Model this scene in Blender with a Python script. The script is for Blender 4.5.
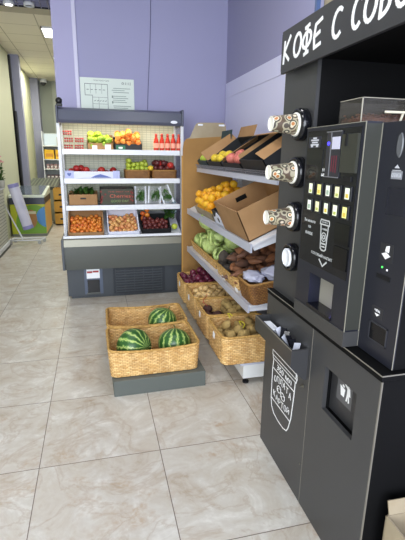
import bpy, bmesh, math, random
from mathutils import Matrix, Vector
random.seed(7)
PI = math.pi
for o in list(bpy.data.objects): bpy.data.objects.remove(o)
SC = bpy.context.scene
COL = SC.collection

# ---------------------------------------------------------------- camera
cam_d = bpy.data.cameras.new('camera'); cam = bpy.data.objects.new('camera', cam_d); COL.objects.link(cam)
SC.camera = cam
yaw, pit, rol = 0.247586665, 0.263884725, 0.012965995
f = Vector((math.sin(yaw)*math.cos(pit), math.cos(yaw)*math.cos(pit), -math.sin(pit)))
r = Vector((math.cos(yaw), -math.sin(yaw), 0)); u = r.cross(f)
r2 = math.cos(rol)*r + math.sin(rol)*u; u2 = -math.sin(rol)*r + math.cos(rol)*u
m = Matrix((r2, u2, -f)).transposed().to_4x4(); m.translation = (0, 0, 1.498)
cam.matrix_world = m
cam_d.sensor_fit = 'AUTO'; cam_d.sensor_width = 36; cam_d.lens = 421.585/540*36
cam_d.clip_start = 0.02

# ---------------------------------------------------------------- world, lights, exposure
SC.view_settings.view_transform = 'Standard'; SC.view_settings.look = 'None'
SC.view_settings.gamma = 1; SC.view_settings.exposure = 0.38
W = bpy.data.worlds.new('world'); SC.world = W; W.use_nodes = True
W.node_tree.nodes['Background'].inputs[0].default_value = (0.80, 0.88, 1.0, 1)
W.node_tree.nodes['Background'].inputs[1].default_value = 0.6

def area(name, loc, direction, sx, sy, energy, col=(1, 1, 1)):
    d = bpy.data.lights.new(name, 'AREA'); d.shape = 'RECTANGLE'; d.size = sx; d.size_y = sy
    d.energy = energy; d.color = col
    o = bpy.data.objects.new(name, d); COL.objects.link(o); o.location = loc
    o.rotation_euler = Vector(direction).to_track_quat('-Z', 'Y').to_euler()
    return o
# daylight from the shop window behind the photographer
area('window_daylight', (-0.9, -2.4, 1.9), (0.14, 1, -0.06), 3.4, 2.8, 250, (0.86, 0.92, 1.0))
# luminaires hung in the open grille ceiling
LAMPS = [(-0.9, 0.9), (-0.9, 3.2), (-1.2, 5.6), (0.7, 2.2)]
for (lx, ly), le in zip(LAMPS, (16, 5, 1.5, 14)):
    area('grille_luminaire_light', (lx, ly, 3.41), (0, 0, -1), 0.58, 0.58, le, (0.97, 0.98, 1.0))
for lx, ly in [(-0.42, 8.15), (-0.42, 10.3), (1.4, 9.2), (-1.02, 11.6)]:
    area('far_panel_light', (lx, ly, 3.42), (0, 0, -1), 0.55, 0.55, 24, (1.0, 0.99, 0.86))

# ---------------------------------------------------------------- helpers
def lin(c):
    if isinstance(c, str):
        c = [int(c[i:i+2], 16)/255 for i in (0, 2, 4)]
    return tuple((x/12.92 if x <= 0.04045 else ((x+0.055)/1.055)**2.4) for x in c) + (1,)
MATS = {}
def mat(name, col, rough=0.6, metal=0.0, bump=0.0, bscale=40, var=0.0, vscale=6, col2=None, emit=0, trans=0, alpha=1, objvar=0.0, ior=1.45, spec=0.5, coat=0):
    if name in MATS: return MATS[name]
    M = bpy.data.materials.new(name); M.use_nodes = True; MATS[name] = M
    nt = M.node_tree; N = nt.nodes; L = nt.links; b = N['Principled BSDF']
    b.inputs['Base Color'].default_value = lin(col); b.inputs['Roughness'].default_value = rough
    b.inputs['Metallic'].default_value = metal; b.inputs['IOR'].default_value = ior
    b.inputs['Specular IOR Level'].default_value = spec; b.inputs['Coat Weight'].default_value = coat
    tc = N.new('ShaderNodeTexCoord')
    src = None
    if col2 is not None:
        n = N.new('ShaderNodeTexNoise'); n.inputs['Scale'].default_value = vscale; n.inputs['Detail'].default_value = 5
        L.new(tc.outputs['Object'], n.inputs['Vector'])
        mr = N.new('ShaderNodeMapRange'); mr.inputs[1].default_value = 0.35; mr.inputs[2].default_value = 0.65
        L.new(n.outputs['Fac'], mr.inputs[0])
        mx = N.new('ShaderNodeMix'); mx.data_type = 'RGBA'
        mx.inputs[6].default_value = lin(col); mx.inputs[7].default_value = lin(col2)
        if objvar:
            oi = N.new('ShaderNodeObjectInfo'); ad = N.new('ShaderNodeMath'); ad.operation = 'MULTIPLY_ADD'
            ad.inputs[1].default_value = objvar; L.new(oi.outputs['Random'], ad.inputs[0])
            sb = N.new('ShaderNodeMath'); sb.operation = 'MULTIPLY'; sb.inputs[1].default_value = 1-objvar
            L.new(mr.outputs[0], sb.inputs[0]); L.new(sb.outputs[0], ad.inputs[2]); L.new(ad.outputs[0], mx.inputs[0])
        else: L.new(mr.outputs[0], mx.inputs[0])
        L.new(mx.outputs[2], b.inputs['Base Color'])
    if bump:
        n2 = N.new('ShaderNodeTexNoise'); n2.inputs['Scale'].default_value = bscale; n2.inputs['Detail'].default_value = 4
        L.new(tc.outputs['Object'], n2.inputs['Vector'])
        bp = N.new('ShaderNodeBump'); bp.inputs['Strength'].default_value = bump; bp.inputs['Distance'].default_value = 0.01
        L.new(n2.outputs['Fac'], bp.inputs['Height']); L.new(bp.outputs[0], b.inputs['Normal'])
    if emit:
        b.inputs['Emission Color'].default_value = lin(col); b.inputs['Emission Strength'].default_value = emit
    if trans: b.inputs['Transmission Weight'].default_value = trans
    if alpha < 1: b.inputs['Alpha'].default_value = alpha
    return M

def rotY(a): return Matrix.Rotation(a, 4, 'Y')
def rotZ(a): return Matrix.Rotation(a, 4, 'Z')
def rotX(a): return Matrix.Rotation(a, 4, 'X')
def T(x, y, z): return Matrix.Translation((x, y, z))

class MB:
    def __init__(s): s.bm = bmesh.new(); s.uv = None
    def box(s, x0, x1, y0, y1, z0, z1, M=None, bevel=0.0):
        g = bmesh.new(); bmesh.ops.create_cube(g, size=1)
        for v in g.verts: v.co = Vector(((x0+x1)/2+v.co.x*(x1-x0), (y0+y1)/2+v.co.y*(y1-y0), (z0+z1)/2+v.co.z*(z1-z0)))
        if bevel: bmesh.ops.bevel(g, geom=list(g.edges), offset=bevel, segments=2, affect='EDGES', profile=0.6)
        return s.add(g, M)
    def add(s, g, M=None):
        if M is not None: g.transform(M)
        me = bpy.data.meshes.new('tmp'); g.to_mesh(me); g.free(); s.bm.from_mesh(me); bpy.data.meshes.remove(me)
        return s
    def cyl(s, p0, p1, r0, r1=None, n=16, cap=True):
        r1 = r0 if r1 is None else r1
        p0 = Vector(p0); p1 = Vector(p1); d = p1-p0
        g = bmesh.new(); bmesh.ops.create_cone(g, cap_ends=cap, segments=n, radius1=r0, radius2=r1, depth=d.length)
        return s.add(g, T(*((p0+p1)/2)) @ d.to_track_quat('Z', 'Y').to_matrix().to_4x4())
    def tube(s, pts, rad, n=8, closed=False):
        pts = [Vector(p) for p in pts]; k = len(pts); rings = []
        up0 = Vector((0, 0, 1))
        for i, p in enumerate(pts):
            a = pts[(i-1) % k] if (closed or i > 0) else p; b = pts[(i+1) % k] if (closed or i < k-1) else p
            t = (b-a).normalized(); up = up0 if abs(t.z) < 0.95 else Vector((1, 0, 0))
            x = t.cross(up).normalized(); y = x.cross(t)
            rings.append([s.bm.verts.new(p + rad*(math.cos(2*PI*j/n)*x + math.sin(2*PI*j/n)*y)) for j in range(n)])
        for i in range(k if closed else k-1):
            A = rings[i]; B = rings[(i+1) % k]
            for j in range(n): s.bm.faces.new((A[j], A[(j+1) % n], B[(j+1) % n], B[j]))
        if not closed:
            s.bm.faces.new(rings[0]); s.bm.faces.new(rings[-1][::-1])
        return s
    def lathe(s, prof, M=None, n=24):
        g = bmesh.new(); rings = []
        for rr, z in prof:
            if rr < 1e-6: rings.append([g.verts.new((0, 0, z))])
            else: rings.append([g.verts.new((rr*math.cos(2*PI*j/n), rr*math.sin(2*PI*j/n), z)) for j in range(n)])
        for A, B in zip(rings, rings[1:]):
            for j in range(n):
                q = [A[j % len(A)], A[(j+1) % len(A)], B[(j+1) % len(B)], B[j % len(B)]]
                q2 = []
                for v in q:
                    if v not in q2: q2.append(v)
                if len(q2) > 2:
                    try: g.faces.new(q2)
                    except ValueError: pass
        bmesh.ops.recalc_face_normals(g, faces=g.faces)
        return s.add(g, M)
    def prism(s, poly, a0, a1, axis='y', M=None):
        g = bmesh.new()
        def P(q, a):
            if axis == 'y': return (q[0], a, q[1])
            if axis == 'x': return (a, q[0], q[1])
            return (q[0], q[1], a)
        A = [g.verts.new(P(q, a0)) for q in poly]; B = [g.verts.new(P(q, a1)) for q in poly]
        k = len(poly); g.faces.new(A); g.faces.new(B[::-1])
        for i in range(k): g.faces.new((A[i], B[i], B[(i+1) % k], A[(i+1) % k]))
        bmesh.ops.recalc_face_normals(g, faces=g.faces)
        return s.add(g, M)
    def stroke(s, pts, wd, th=0.0008, closed=False):
        # flat painted line in the local XY plane, raised by th
        pts = [Vector((p[0], p[1], 0)) for p in pts]
        if closed: pts.append(pts[0])
        for a, b in zip(pts, pts[1:]):
            s.nst = getattr(s, 'nst', 0)+1; tq = th+.00002*(s.nst % 37)
            d = b-a
            if d.length < 1e-6: continue
            d.normalize(); nrm = Vector((-d.y, d.x, 0))*wd/2; a2 = a-d*wd*.35; b2 = b+d*wd*.35
            vs = [a2+nrm, a2-nrm, b2-nrm, b2+nrm]
            s.prism([(v.x, v.y) for v in vs], 0, tq, 'z')
        return s
    def ball(s, c, rx, ry=None, rz=None, M=None, sub=2):
        ry = rx if ry is None else ry; rz = rx if rz is None else rz
        g = bmesh.new(); bmesh.ops.create_icosphere(g, subdivisions=sub, radius=1)
        g.transform(Matrix.Diagonal((rx, ry, rz, 1)))
        if M is not None: g.transform(M)
        return s.add(g, T(*c))
    def mesh(s, name, smooth=False):
        me = bpy.data.meshes.new(name); s.bm.to_mesh(me); s.bm.free()
        if smooth:
            for p in me.polygons: p.use_smooth = True
        return me
    def build(s, name, m, parent=None, smooth=False, M=None):
        me = s.mesh(name, smooth); me.materials.append(m)
        o = bpy.data.objects.new(name, me); COL.objects.link(o)
        if smooth == 'auto':
            pass
        if parent is not None: o.parent = parent
        if M is not None: o.matrix_local = M
        return o

def smooth_angle(o, ang=0.7):
    me = o.data
    for p in me.polygons: p.use_smooth = True
    me.update()
    bm = bmesh.new(); bm.from_mesh(me)
    for e in bm.edges:
        if len(e.link_faces) == 2 and e.calc_face_angle(0) > ang: e.smooth = False
    bm.to_mesh(me); bm.free()
    return o
def tag(o, label=None, cat=None, group=None, kind=None):
    if label: o['label'] = label
    if cat: o['category'] = cat
    if group: o['group'] = group
    if kind: o['kind'] = kind
    return o
def thing(name, label, cat, loc=(0, 0, 0), rz=0, group=None, M=None):
    o = bpy.data.objects.new(name, None); COL.objects.link(o); o.empty_display_size = 0.05
    if M is not None: o.matrix_world = M
    else: o.location = loc; o.rotation_euler = (0, 0, rz)
    return tag(o, label, cat, group)
def struct(o): o['kind'] = 'structure'; return o
def copy_tree(o, parent=None, M=None):
    c = o.copy(); COL.objects.link(c); c.parent = parent
    for ch in list(o.children): copy_tree(ch, c)
    if M is not None: c.matrix_world = M
    return c
def inst(name, me, loc, rot=(0, 0, 0), sc=1.0, label=None, cat=None, group=None):
    o = bpy.data.objects.new(name, me); COL.objects.link(o)
    o.location = loc; o.rotation_euler = rot; o.scale = (sc, sc, sc) if not isinstance(sc, tuple) else sc
    return tag(o, label, cat, group)
# frame of a surface facing -X : local x runs towards -Y, local y up, local z out of the surface
def FX(x, y, z): return Matrix(((0, 0, -1, x), (-1, 0, 0, y), (0, 1, 0, z), (0, 0, 0, 1)))
# frame of a surface facing -Y : local x to +X, local y up
def FY(x, y, z): return Matrix(((1, 0, 0, x), (0, 0, -1, y), (0, 1, 0, z), (0, 0, 0, 1)))
def text_mb(mb, s, x0, x1, y0, y1, th=0.0008, M=None, shear=0):
    cu = bpy.data.curves.new('t', 'FONT'); cu.body = s; cu.extrude = 0.01; cu.resolution_u = 2; cu.shear = shear
    to = bpy.data.objects.new('t', cu); COL.objects.link(to)
    dg = bpy.context.evaluated_depsgraph_get(); me = bpy.data.meshes.new_from_object(to.evaluated_get(dg))
    bpy.data.objects.remove(to); bpy.data.curves.remove(cu)
    if not len(me.vertices): return
    xs = [v.co.x for v in me.vertices]; ys = [v.co.y for v in me.vertices]
    sx = (x1-x0)/(max(xs)-min(xs)); sy = (y1-y0)/(max(ys)-min(ys))
    for v in me.vertices:
        v.co = Vector((x0+(v.co.x-min(xs))*sx, y0+(v.co.y-min(ys))*sy, th*(1 if v.co.z > 0 else 0)))
    if M is not None: me.transform(M)
    mb.bm.from_mesh(me); bpy.data.meshes.remove(me)

# ---------------------------------------------------------------- special materials
def floor_mat():
    M = bpy.data.materials.new('travertine_tile'); M.use_nodes = True
    nt = M.node_tree; N = nt.nodes; L = nt.links; b = N['Principled BSDF']
    tc = N.new('ShaderNodeTexCoord'); mp = N.new('ShaderNodeMapping')
    mp.inputs['Location'].default_value = (0.3398, -1.2910, 0)
    L.new(tc.outputs['Object'], mp.inputs['Vector'])
    br = N.new('ShaderNodeTexBrick'); br.offset = 0; br.squash = 1
    br.inputs['Scale'].default_value = 1; br.inputs['Mortar Size'].default_value = 0.0022; br.inputs['Mortar Smooth'].default_value = 0.1
    br.inputs['Brick Width'].default_value = 0.6; br.inputs['Row Height'].default_value = 0.6
    L.new(mp.outputs[0], br.inputs['Vector'])
    dv = N.new('ShaderNodeVectorMath'); dv.operation = 'DIVIDE'; dv.inputs[1].default_value = (0.6, 0.6, 0.6); L.new(mp.outputs[0], dv.inputs[0])
    fl = N.new('ShaderNodeVectorMath'); fl.operation = 'FLOOR'; L.new(dv.outputs[0], fl.inputs[0])
    wn = N.new('ShaderNodeTexWhiteNoise'); L.new(fl.outputs[0], wn.inputs['Vector'])
    sc = N.new('ShaderNodeVectorMath'); sc.operation = 'MULTIPLY'; sc.inputs[1].default_value = (9, 9, 9); L.new(wn.outputs['Color'], sc.inputs[0])
    ad = N.new('ShaderNodeVectorMath'); ad.operation = 'ADD'; L.new(mp.outputs[0], ad.inputs[0]); L.new(sc.outputs[0], ad.inputs[1])
    def noise(s, det, dist=0, rough=0.55):
        n = N.new('ShaderNodeTexNoise'); n.inputs['Scale'].default_value = s; n.inputs['Detail'].default_value = det
        n.inputs['Distortion'].default_value = dist; n.inputs['Roughness'].default_value = rough
        L.new(ad.outputs[0], n.inputs['Vector']); return n
    def ramp(src, stops):
        rp = N.new('ShaderNodeValToRGB'); L.new(src, rp.inputs[0])
        while len(rp.color_ramp.elements) < len(stops): rp.color_ramp.elements.new(0.5)
        for e, (p, c) in zip(rp.color_ramp.elements, stops): e.position = p; e.color = c if not isinstance(c, str) else lin(c)
        return rp
    def mix(fac, a, bb, mode='MIX'):
        x = N.new('ShaderNodeMix'); x.data_type = 'RGBA'; x.blend_type = mode
        if isinstance(fac, float): x.inputs[0].default_value = fac
        else: L.new(fac, x.inputs[0])
        for i, s_ in ((6, a), (7, bb)):
            if isinstance(s_, str): x.inputs[i].default_value = lin(s_)
            else: L.new(s_, x.inputs[i])
        return x.outputs[2]
    base = ramp(noise(4.2, 9, 0.9, 0.68).outputs['Fac'], [(0.28, '9f8d78'), (0.42, 'bbb3a6'), (0.55, 'c5c1b8'), (0.72, 'dddbd4')])
    vein = ramp(noise(2.0, 6, 1.2, 0.6).outputs['Fac'], [(0.472, (0, 0, 0, 1)), (0.497, (1, 1, 1, 1)), (0.525, (0, 0, 0, 1))])
    blot = ramp(noise(2.6, 5, 0.8, 0.7).outputs['Fac'], [(0.56, (0, 0, 0, 1)), (0.68, (1, 1, 1, 1))])
    fine = ramp(noise(38, 4, 0.4).outputs['Fac'], [(0.35, (0, 0, 0, 1)), (0.65, (1, 1, 1, 1))])
    sm = N.new('ShaderNodeMath'); sm.operation = 'MULTIPLY'; sm.inputs[1].default_value = 0.42; L.new(vein.outputs[0], sm.inputs[0])
    c = mix(sm.outputs[0], base.outputs[0], 'a08b74')
    sm2 = N.new('ShaderNodeMath'); sm2.operation = 'MULTIPLY'; sm2.inputs[1].default_value = 0.75
    mm = N.new('ShaderNodeMath'); mm.operation = 'MULTIPLY'; L.new(blot.outputs[0], mm.inputs[0]); L.new(fine.outputs[0], mm.inputs[1])
    L.new(mm.outputs[0], sm2.inputs[0]); c = mix(sm2.outputs[0], c, 'a98a66')
    sm3 = N.new('ShaderNodeMath'); sm3.operation = 'MULTIPLY'; sm3.inputs[1].default_value = 0.30; L.new(fine.outputs[0], sm3.inputs[0])
    c = mix(sm3.outputs[0], c, 'b4aaa0')
    c = mix(br.outputs['Fac'], c, '6d6258')
    L.new(c, b.inputs['Base Color'])
    b.inputs['Roughness'].default_value = 0.34; b.inputs['Specular IOR Level'].default_value = 0.35
    bp = N.new('ShaderNodeBump'); bp.inputs['Strength'].default_value = 0.15; bp.inputs['Distance'].default_value = 0.002; bp.invert = True
    L.new(br.outputs['Fac'], bp.inputs['Height']); L.new(bp.outputs[0], b.inputs['Normal'])
    return M
def wicker_mat(name, c1, c2, mort, nu=0.042, nv=0.020):
    M = bpy.data.materials.new(name); M.use_nodes = True; nt = M.node_tree; N = nt.nodes; L = nt.links; b = N['Principled BSDF']
    uv = N.new('ShaderNodeUVMap'); uv.uv_map = 'UVMap'
    br = N.new('ShaderNodeTexBrick'); br.offset = 0.5
    br.inputs['Scale'].default_value = 1; br.inputs['Mortar Size'].default_value = 0.0028; br.inputs['Mortar Smooth'].default_value = 1.0
    br.inputs['Brick Width'].default_value = nu; br.inputs['Row Height'].default_value = nv
    br.inputs['Color1'].default_value = lin(c1); br.inputs['Color2'].default_value = lin(c2); br.inputs['Mortar'].default_value = lin(mort)
    L.new(uv.outputs[0], br.inputs['Vector'])
    n = N.new('ShaderNodeTexNoise'); n.inputs['Scale'].default_value = 16; n.inputs['Detail'].default_value = 7; L.new(uv.outputs[0], n.inputs['Vector'])
    mx = N.new('ShaderNodeMix'); mx.data_type = 'RGBA'; mx.blend_type = 'MULTIPLY'; mx.inputs[0].default_value = 0.45
    rp = N.new('ShaderNodeValToRGB'); rp.color_ramp.elements[0].position = 0.3; rp.color_ramp.elements[0].color = lin('a07a50'); rp.color_ramp.elements[1].position = 0.65; rp.color_ramp.elements[1].color = (1, 1, 1, 1)
    L.new(n.outputs['Fac'], rp.inputs[0]); L.new(br.outputs['Color'], mx.inputs[6]); L.new(rp.outputs[0], mx.inputs[7]); L.new(mx.outputs[2], b.inputs['Base Color'])
    b.inputs['Roughness'].default_value = 0.62
    bp = N.new('ShaderNodeBump'); bp.inputs['Strength'].default_value = 0.5; bp.inputs['Distance'].default_value = 0.003; bp.invert = True
    L.new(br.outputs['Fac'], bp.inputs['Height']); L.new(bp.outputs[0], b.inputs['Normal'])
    return M
def melon_mat():
    M = bpy.data.materials.new('watermelon_rind'); M.use_nodes = True; nt = M.node_tree; N = nt.nodes; L = nt.links; b = N['Principled BSDF']
    tc = N.new('ShaderNodeTexCoord'); sp = N.new('ShaderNodeSeparateXYZ'); L.new(tc.outputs['Object'], sp.inputs[0])
    at = N.new('ShaderNodeMath'); at.operation = 'ARCTAN2'; L.new(sp.outputs[1], at.inputs[0]); L.new(sp.outputs[0], at.inputs[1])
    n = N.new('ShaderNodeTexNoise'); n.inputs['Scale'].default_value = 34; n.inputs['Detail'].default_value = 9; n.inputs['Roughness'].default_value = 0.72; L.new(tc.outputs['Object'], n.inputs['Vector'])
    m1 = N.new('ShaderNodeMath'); m1.operation = 'MULTIPLY'; m1.inputs[1].default_value = 14; L.new(at.outputs[0], m1.inputs[0])
    m2 = N.new('ShaderNodeMath'); m2.operation = 'MULTIPLY_ADD'; m2.inputs[1].default_value = 9.5; L.new(n.outputs['Fac'], m2.inputs[0]); L.new(m1.outputs[0], m2.inputs[2])
    s = N.new('ShaderNodeMath'); s.operation = 'SINE'; L.new(m2.outputs[0], s.inputs[0])
    rp = N.new('ShaderNodeValToRGB'); L.new(s.outputs[0], rp.inputs[0]); e = rp.color_ramp.elements
    e[0].position = 0.0; e[0].color = lin('2c5624'); e[1].position = 0.45; e[1].color = lin('487a34')
    x = e.new(0.68); x.color = lin('7c9e50'); x = e.new(0.97); x.color = lin('b0c070')
    # the pale yellow ground spot
    oi = N.new('ShaderNodeVectorMath'); oi.operation = 'DISTANCE'; oi.inputs[1].default_value = (0.10, -0.10, -0.03); L.new(tc.outputs['Object'], oi.inputs[0])
    mr = N.new('ShaderNodeMapRange'); mr.inputs[1].default_value = 0.10; mr.inputs[2].default_value = 0.04; L.new(oi.outputs['Value'], mr.inputs[0])
    mx = N.new('ShaderNodeMix'); mx.data_type = 'RGBA'; mx.inputs[7].default_value = lin('c3b838')
    ml = N.new('ShaderNodeMath'); ml.operation = 'MULTIPLY'; ml.inputs[1].default_value = 0.8; L.new(mr.outputs[0], ml.inputs[0])
    L.new(ml.outputs[0], mx.inputs[0]); L.new(rp.outputs[0], mx.inputs[6]); L.new(mx.outputs[2], b.inputs['Base Color'])
    b.inputs['Roughness'].default_value = 0.33
    return M
def cabbage_mat():
    M = bpy.data.materials.new('cabbage_leaf'); M.use_nodes = True; nt = M.node_tree; N = nt.nodes; L = nt.links; b = N['Principled BSDF']
    tc = N.new('ShaderNodeTexCoord'); v = N.new('ShaderNodeTexVoronoi'); v.feature = 'DISTANCE_TO_EDGE'; v.inputs['Scale'].default_value = 17
    n = N.new('ShaderNodeTexNoise'); n.inputs['Scale'].default_value = 12; L.new(tc.outputs['Object'], n.inputs['Vector'])
    mxv = N.new('ShaderNodeMix'); mxv.data_type = 'VECTOR'; mxv.inputs[0].default_value = 0.12; L.new(tc.outputs['Object'], mxv.inputs[4]); L.new(n.outputs['Color'], mxv.inputs[5]); L.new(mxv.outputs[1], v.inputs['Vector'])
    rp = N.new('ShaderNodeValToRGB'); e = rp.color_ramp.elements; L.new(v.outputs[0], rp.inputs[0])
    e[0].position = 0.0; e[0].color = lin('dcebb0'); e[1].position = 0.12; e[1].color = lin('c4db7c'); x = e.new(0.45); x.color = lin('b2cc62')
    L.new(rp.outputs[0], b.inputs['Base Color']); b.inputs['Roughness'].default_value = 0.5
    bp = N.new('ShaderNodeBump'); bp.inputs['Strength'].default_value = 0.5; bp.inputs['Distance'].default_value = 0.006; L.new(v.outputs[0], bp.inputs['Height']); L.new(bp.outputs[0], b.inputs['Normal'])
    return M
def brick_mat(name, base, line, bw, rh, ms, rough=0.5, metal=0, off=0.0, coord='Object', swz=None):
    M = bpy.data.materials.new(name); M.use_nodes = True; nt = M.node_tree; N = nt.nodes; L = nt.links; b = N['Principled BSDF']
    tc = N.new('ShaderNodeTexCoord'); sp = N.new('ShaderNodeSeparateXYZ'); L.new(tc.outputs[coord], sp.inputs[0])
    cb = N.new('ShaderNodeCombineXYZ'); sw = swz or (0, 1)
    L.new(sp.outputs[sw[0]], cb.inputs[0]); L.new(sp.outputs[sw[1]], cb.inputs[1])
    br = N.new('ShaderNodeTexBrick'); br.offset = off; br.inputs['Scale'].default_value = 1
    br.inputs['Mortar Size'].default_value = ms; br.inputs['Brick Width'].default_value = bw; br.inputs['Row Height'].default_value = rh; br.inputs['Mortar Smooth'].default_value = 0.2
    br.inputs['Color1'].default_value = lin(base); br.inputs['Color2'].default_value = lin(base); br.inputs['Mortar'].default_value = lin(line)
    L.new(cb.outputs[0], br.inputs['Vector']); L.new(br.outputs['Color'], b.inputs['Base Color'])
    b.inputs['Roughness'].default_value = rough; b.inputs['Metallic'].default_value = metal
    return M

lav = mat('lavender_paint', 'a09fc0', 0.7, bump=0.12, bscale=160)
lav_light = mat('pale_lavender_panel', 'e0e0fa', 0.45)
cream_wall = mat('cream_paint', 'c9cab2', 0.75, bump=0.05, bscale=120)
grey_wall = mat('grey_green_paint', '8f9488', 0.75)
black_metal = mat('black_metal', '101014', 0.45)
white_metal = mat('white_metal', 'dcdee4', 0.4)
rail_metal = mat('shelf_rail_metal', 'c6c9d8', 0.32, metal=0.15)
slate = mat('slate_plastic', '575a56', 0.4)
slate_d = mat('slate_metal_dark', '40454b', 0.4)
chrome = mat('brushed_steel', '77756a', 0.42, metal=0.85, bump=0.02, bscale=300)
kiosk_m = mat('charcoal_laminate', '3e3e3f', 0.38, bump=0.03, bscale=400)
kiosk_d = mat('black_laminate', '0c0c0d', 0.7, spec=.15)
edge_m = mat('worn_board_edge', '77736a', 0.5)
machine_m = mat('machine_black_gloss', '1d1f2a', 0.28)
machine_g = mat('machine_olive_side', '3b3c38', 0.42, metal=0.2)
glass_d = mat('dark_glass', '0b0b10', 0.08)
white_paint = mat('white_marker', 'efefef', 0.6)
white_pl = mat('white_plastic', 'e6e9f0', 0.3)
card = mat('cardboard', 'a9835a', 0.8, col2='9b764e', vscale=5, bump=0.05, bscale=90)
card_in = mat('cardboard_light', 'b8946a', 0.8, col2='a8845b', vscale=6)
card_pale = mat('cardboard_pale', 'a79a82', 0.8, col2='98896f', vscale=5)
black_card = mat('black_carton', '1c1d1f', 0.55)
teal_card = mat('teal_carton', '123c44', 0.5)
wick = wicker_mat('wicker_straw', 'ffdd9c', 'e0b26c', 'b88648', 0.030, 0.0125)
wick2 = wicker_mat('wicker_dark', 'a8773f', '8f6231', '4d3116', 0.02, 0.012)
rim_m = mat('wicker_rim', 'c9a15c', 0.6, col2='a97f40', vscale=60, bump=0.5, bscale=90)
rim_d = mat('wicker_rim_dark', '99703a', 0.6, bump=0.5, bscale=90)
clear = mat('clear_plastic', 'ffffff', 0.05, trans=1.0, alpha=0.35, ior=1.2)
tag_m = mat('price_tag_paper', 'eef0f4', 0.6)

# ---------------------------------------------------------------- setting
floor = MB().box(-4, 3.2, -3, 16, -0.1, 0).build('floor', floor_mat()); struct(floor)
XR = 1.605
struct(MB().box(XR, XR+0.15, -3, 5.3, 0, 3.9).build('wall_right', lav))
# pale wall panel on the right wall, with a seam
pp = MB().box(XR-0.012, XR, -0.5, 5.26, 0, 2.175).build('trim_1', lav_light); struct(pp)
p2 = MB().box(XR-0.014, XR, -0.5, 5.26, 2.178, 2.34).build('trim_2', lav_light); struct(p2)
struct(MB().box(-0.366, XR+0.15, 5.3, 5.75, 0, 3.9).build('wall_back', lav))
struct(MB().box(-0.155, -0.115, 5.275, 5.3, 0, 3.9, bevel=0.004).build('trim_3', mat('pale_trim', 'cfcde4', 0.35)))
struct(MB().box(-0.366, -0.155, 5.288, 5.3, 0, 3.9).build('trim_4', mat('pilaster_lit_tone', 'aca9cc', 0.6)))  # paler lavender: brighter light left of the strip, put into the colour
# left walls of the room and of the passage beyond
struct(MB().box(-1.72, -1.57, 7.0, 10.0, 0, 3.45).build('wall_left', cream_wall))
struct(MB().box(-3.6, -3.45, -3, 7.1, 0, 3.9).build('wall_left_front', cream_wall))
struct(MB().box(-3.6, -1.72, 7.0, 7.15, 0, 3.9).build('wall_left_return', cream_wall))
struct(MB().box(-1.72, -1.40, 10.09, 10.3, 0, 3.45).build('wall_left_pilaster', mat('lavender_far', '9b9cb2', 0.7)))
struct(MB().box(-1.75, -1.56, 10.3, 12.9, 0, 3.45).build('wall_left_far', mat('cream_far', 'd5d6b4', 0.7)))
struct(MB().box(-1.69, -1.36, 12.9, 13.3, 0, 3.45).build('wall_far_left', mat('lavender_far', '9a98bd')))
struct(MB().box(-1.36, 3.2, 13.3, 13.5, 0, 3.45).build('wall_far', grey_wall))
struct(MB().box(3.05, 3.2, 5.3, 13.5, 0, 3.9).build('wall_far_right', grey_wall))
for i, x in enumerate((-0.98, -0.72)):
    struct(MB().box(x-0.05, x+0.05, 13.24, 13.3, 0, 3.45).build('trim_%d' % (5+i), mat('far_panel', 'a3a79c', 0.7)))
dd = MB().box(-1.57, -1.535, 9.9, 10.0, 0, 3.4); dd.box(-1.57, -1.51, 9.9, 10.02, 0, 2.35)
struct(dd.build('door_1', black_metal))
fc = brick_mat('acoustic_tile', 'e6e0d2', 'b0a999', 0.6, 0.6, 0.008, 0.9)
ce = MB().box(-4, 3.2, 0.0, 6.2, 0, 0.1).build('ceiling_far', fc); ce.location = (0, 7.24, 3.45); struct(ce)
ce.location.x = 0.06-0.2
struct(MB().box(-4, 3.2, 6.98, 7.24, 3.45, 3.9).build('trim_7', mat('bulkhead', 'b9b3a3', 0.9)))
struct(MB().box(-4, 3.2, 6.97, 6.985, 3.452, 3.9).build('trim_8', mat('bulkhead_dark', '1a1a30', 0.6)))
g = MB(); k = 0
x = -3.4
while x < 3: g.box(x-0.006, x+0.006, -3, 6.97, 3.455, 3.51); x += 0.10
y = -3
while y < 6.97: g.box(-3.45, 3.0, y-0.006, y+0.006, 3.455, 3.51); y += 0.10
struct(g.build('ceiling', mat('grille_slat', '8a8aa8', 0.5)))
struct(MB().box(-4, 3.2, -3, 7.0, 3.9, 4.0).build('ceiling_slab', mat('dark_void', '14142a', 0.9)))
lamp_m = mat('lamp_diffuser', 'fffdf2', 0.5, emit=6)
def luminaire(x, y, z, label, grp=None):
    t = thing('ceiling_light', label, 'ceiling light', (x, y, z), 0, grp)
    fr = MB(); s = 0.30
    fr.box(-s, s, -s, -s+0.02, 0, 0.03).box(-s, s, s-0.02, s, 0, 0.03).box(-s, -s+0.02, -s, s, 0, 0.03).box(s-0.02, s, -s, s, 0, 0.03)
    fr.build('frame', white_metal, t)
    MB().box(-s+0.02, s-0.02, -s+0.02, s-0.02, 0.012, 0.025).build('diffuser', lamp_m, t)
for lx, ly in LAMPS: luminaire(lx, ly, 3.424, 'square white light panel hung under the dark grille ceiling', 'light panels in the grille ceiling')
luminaire(-0.42, 8.15, 3.425, 'bright square light panel in the beige tiled ceiling, nearer of the two')
luminaire(-0.42, 10.3, 3.425, 'square light panel in the beige tiled ceiling, farther of the two')
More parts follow.
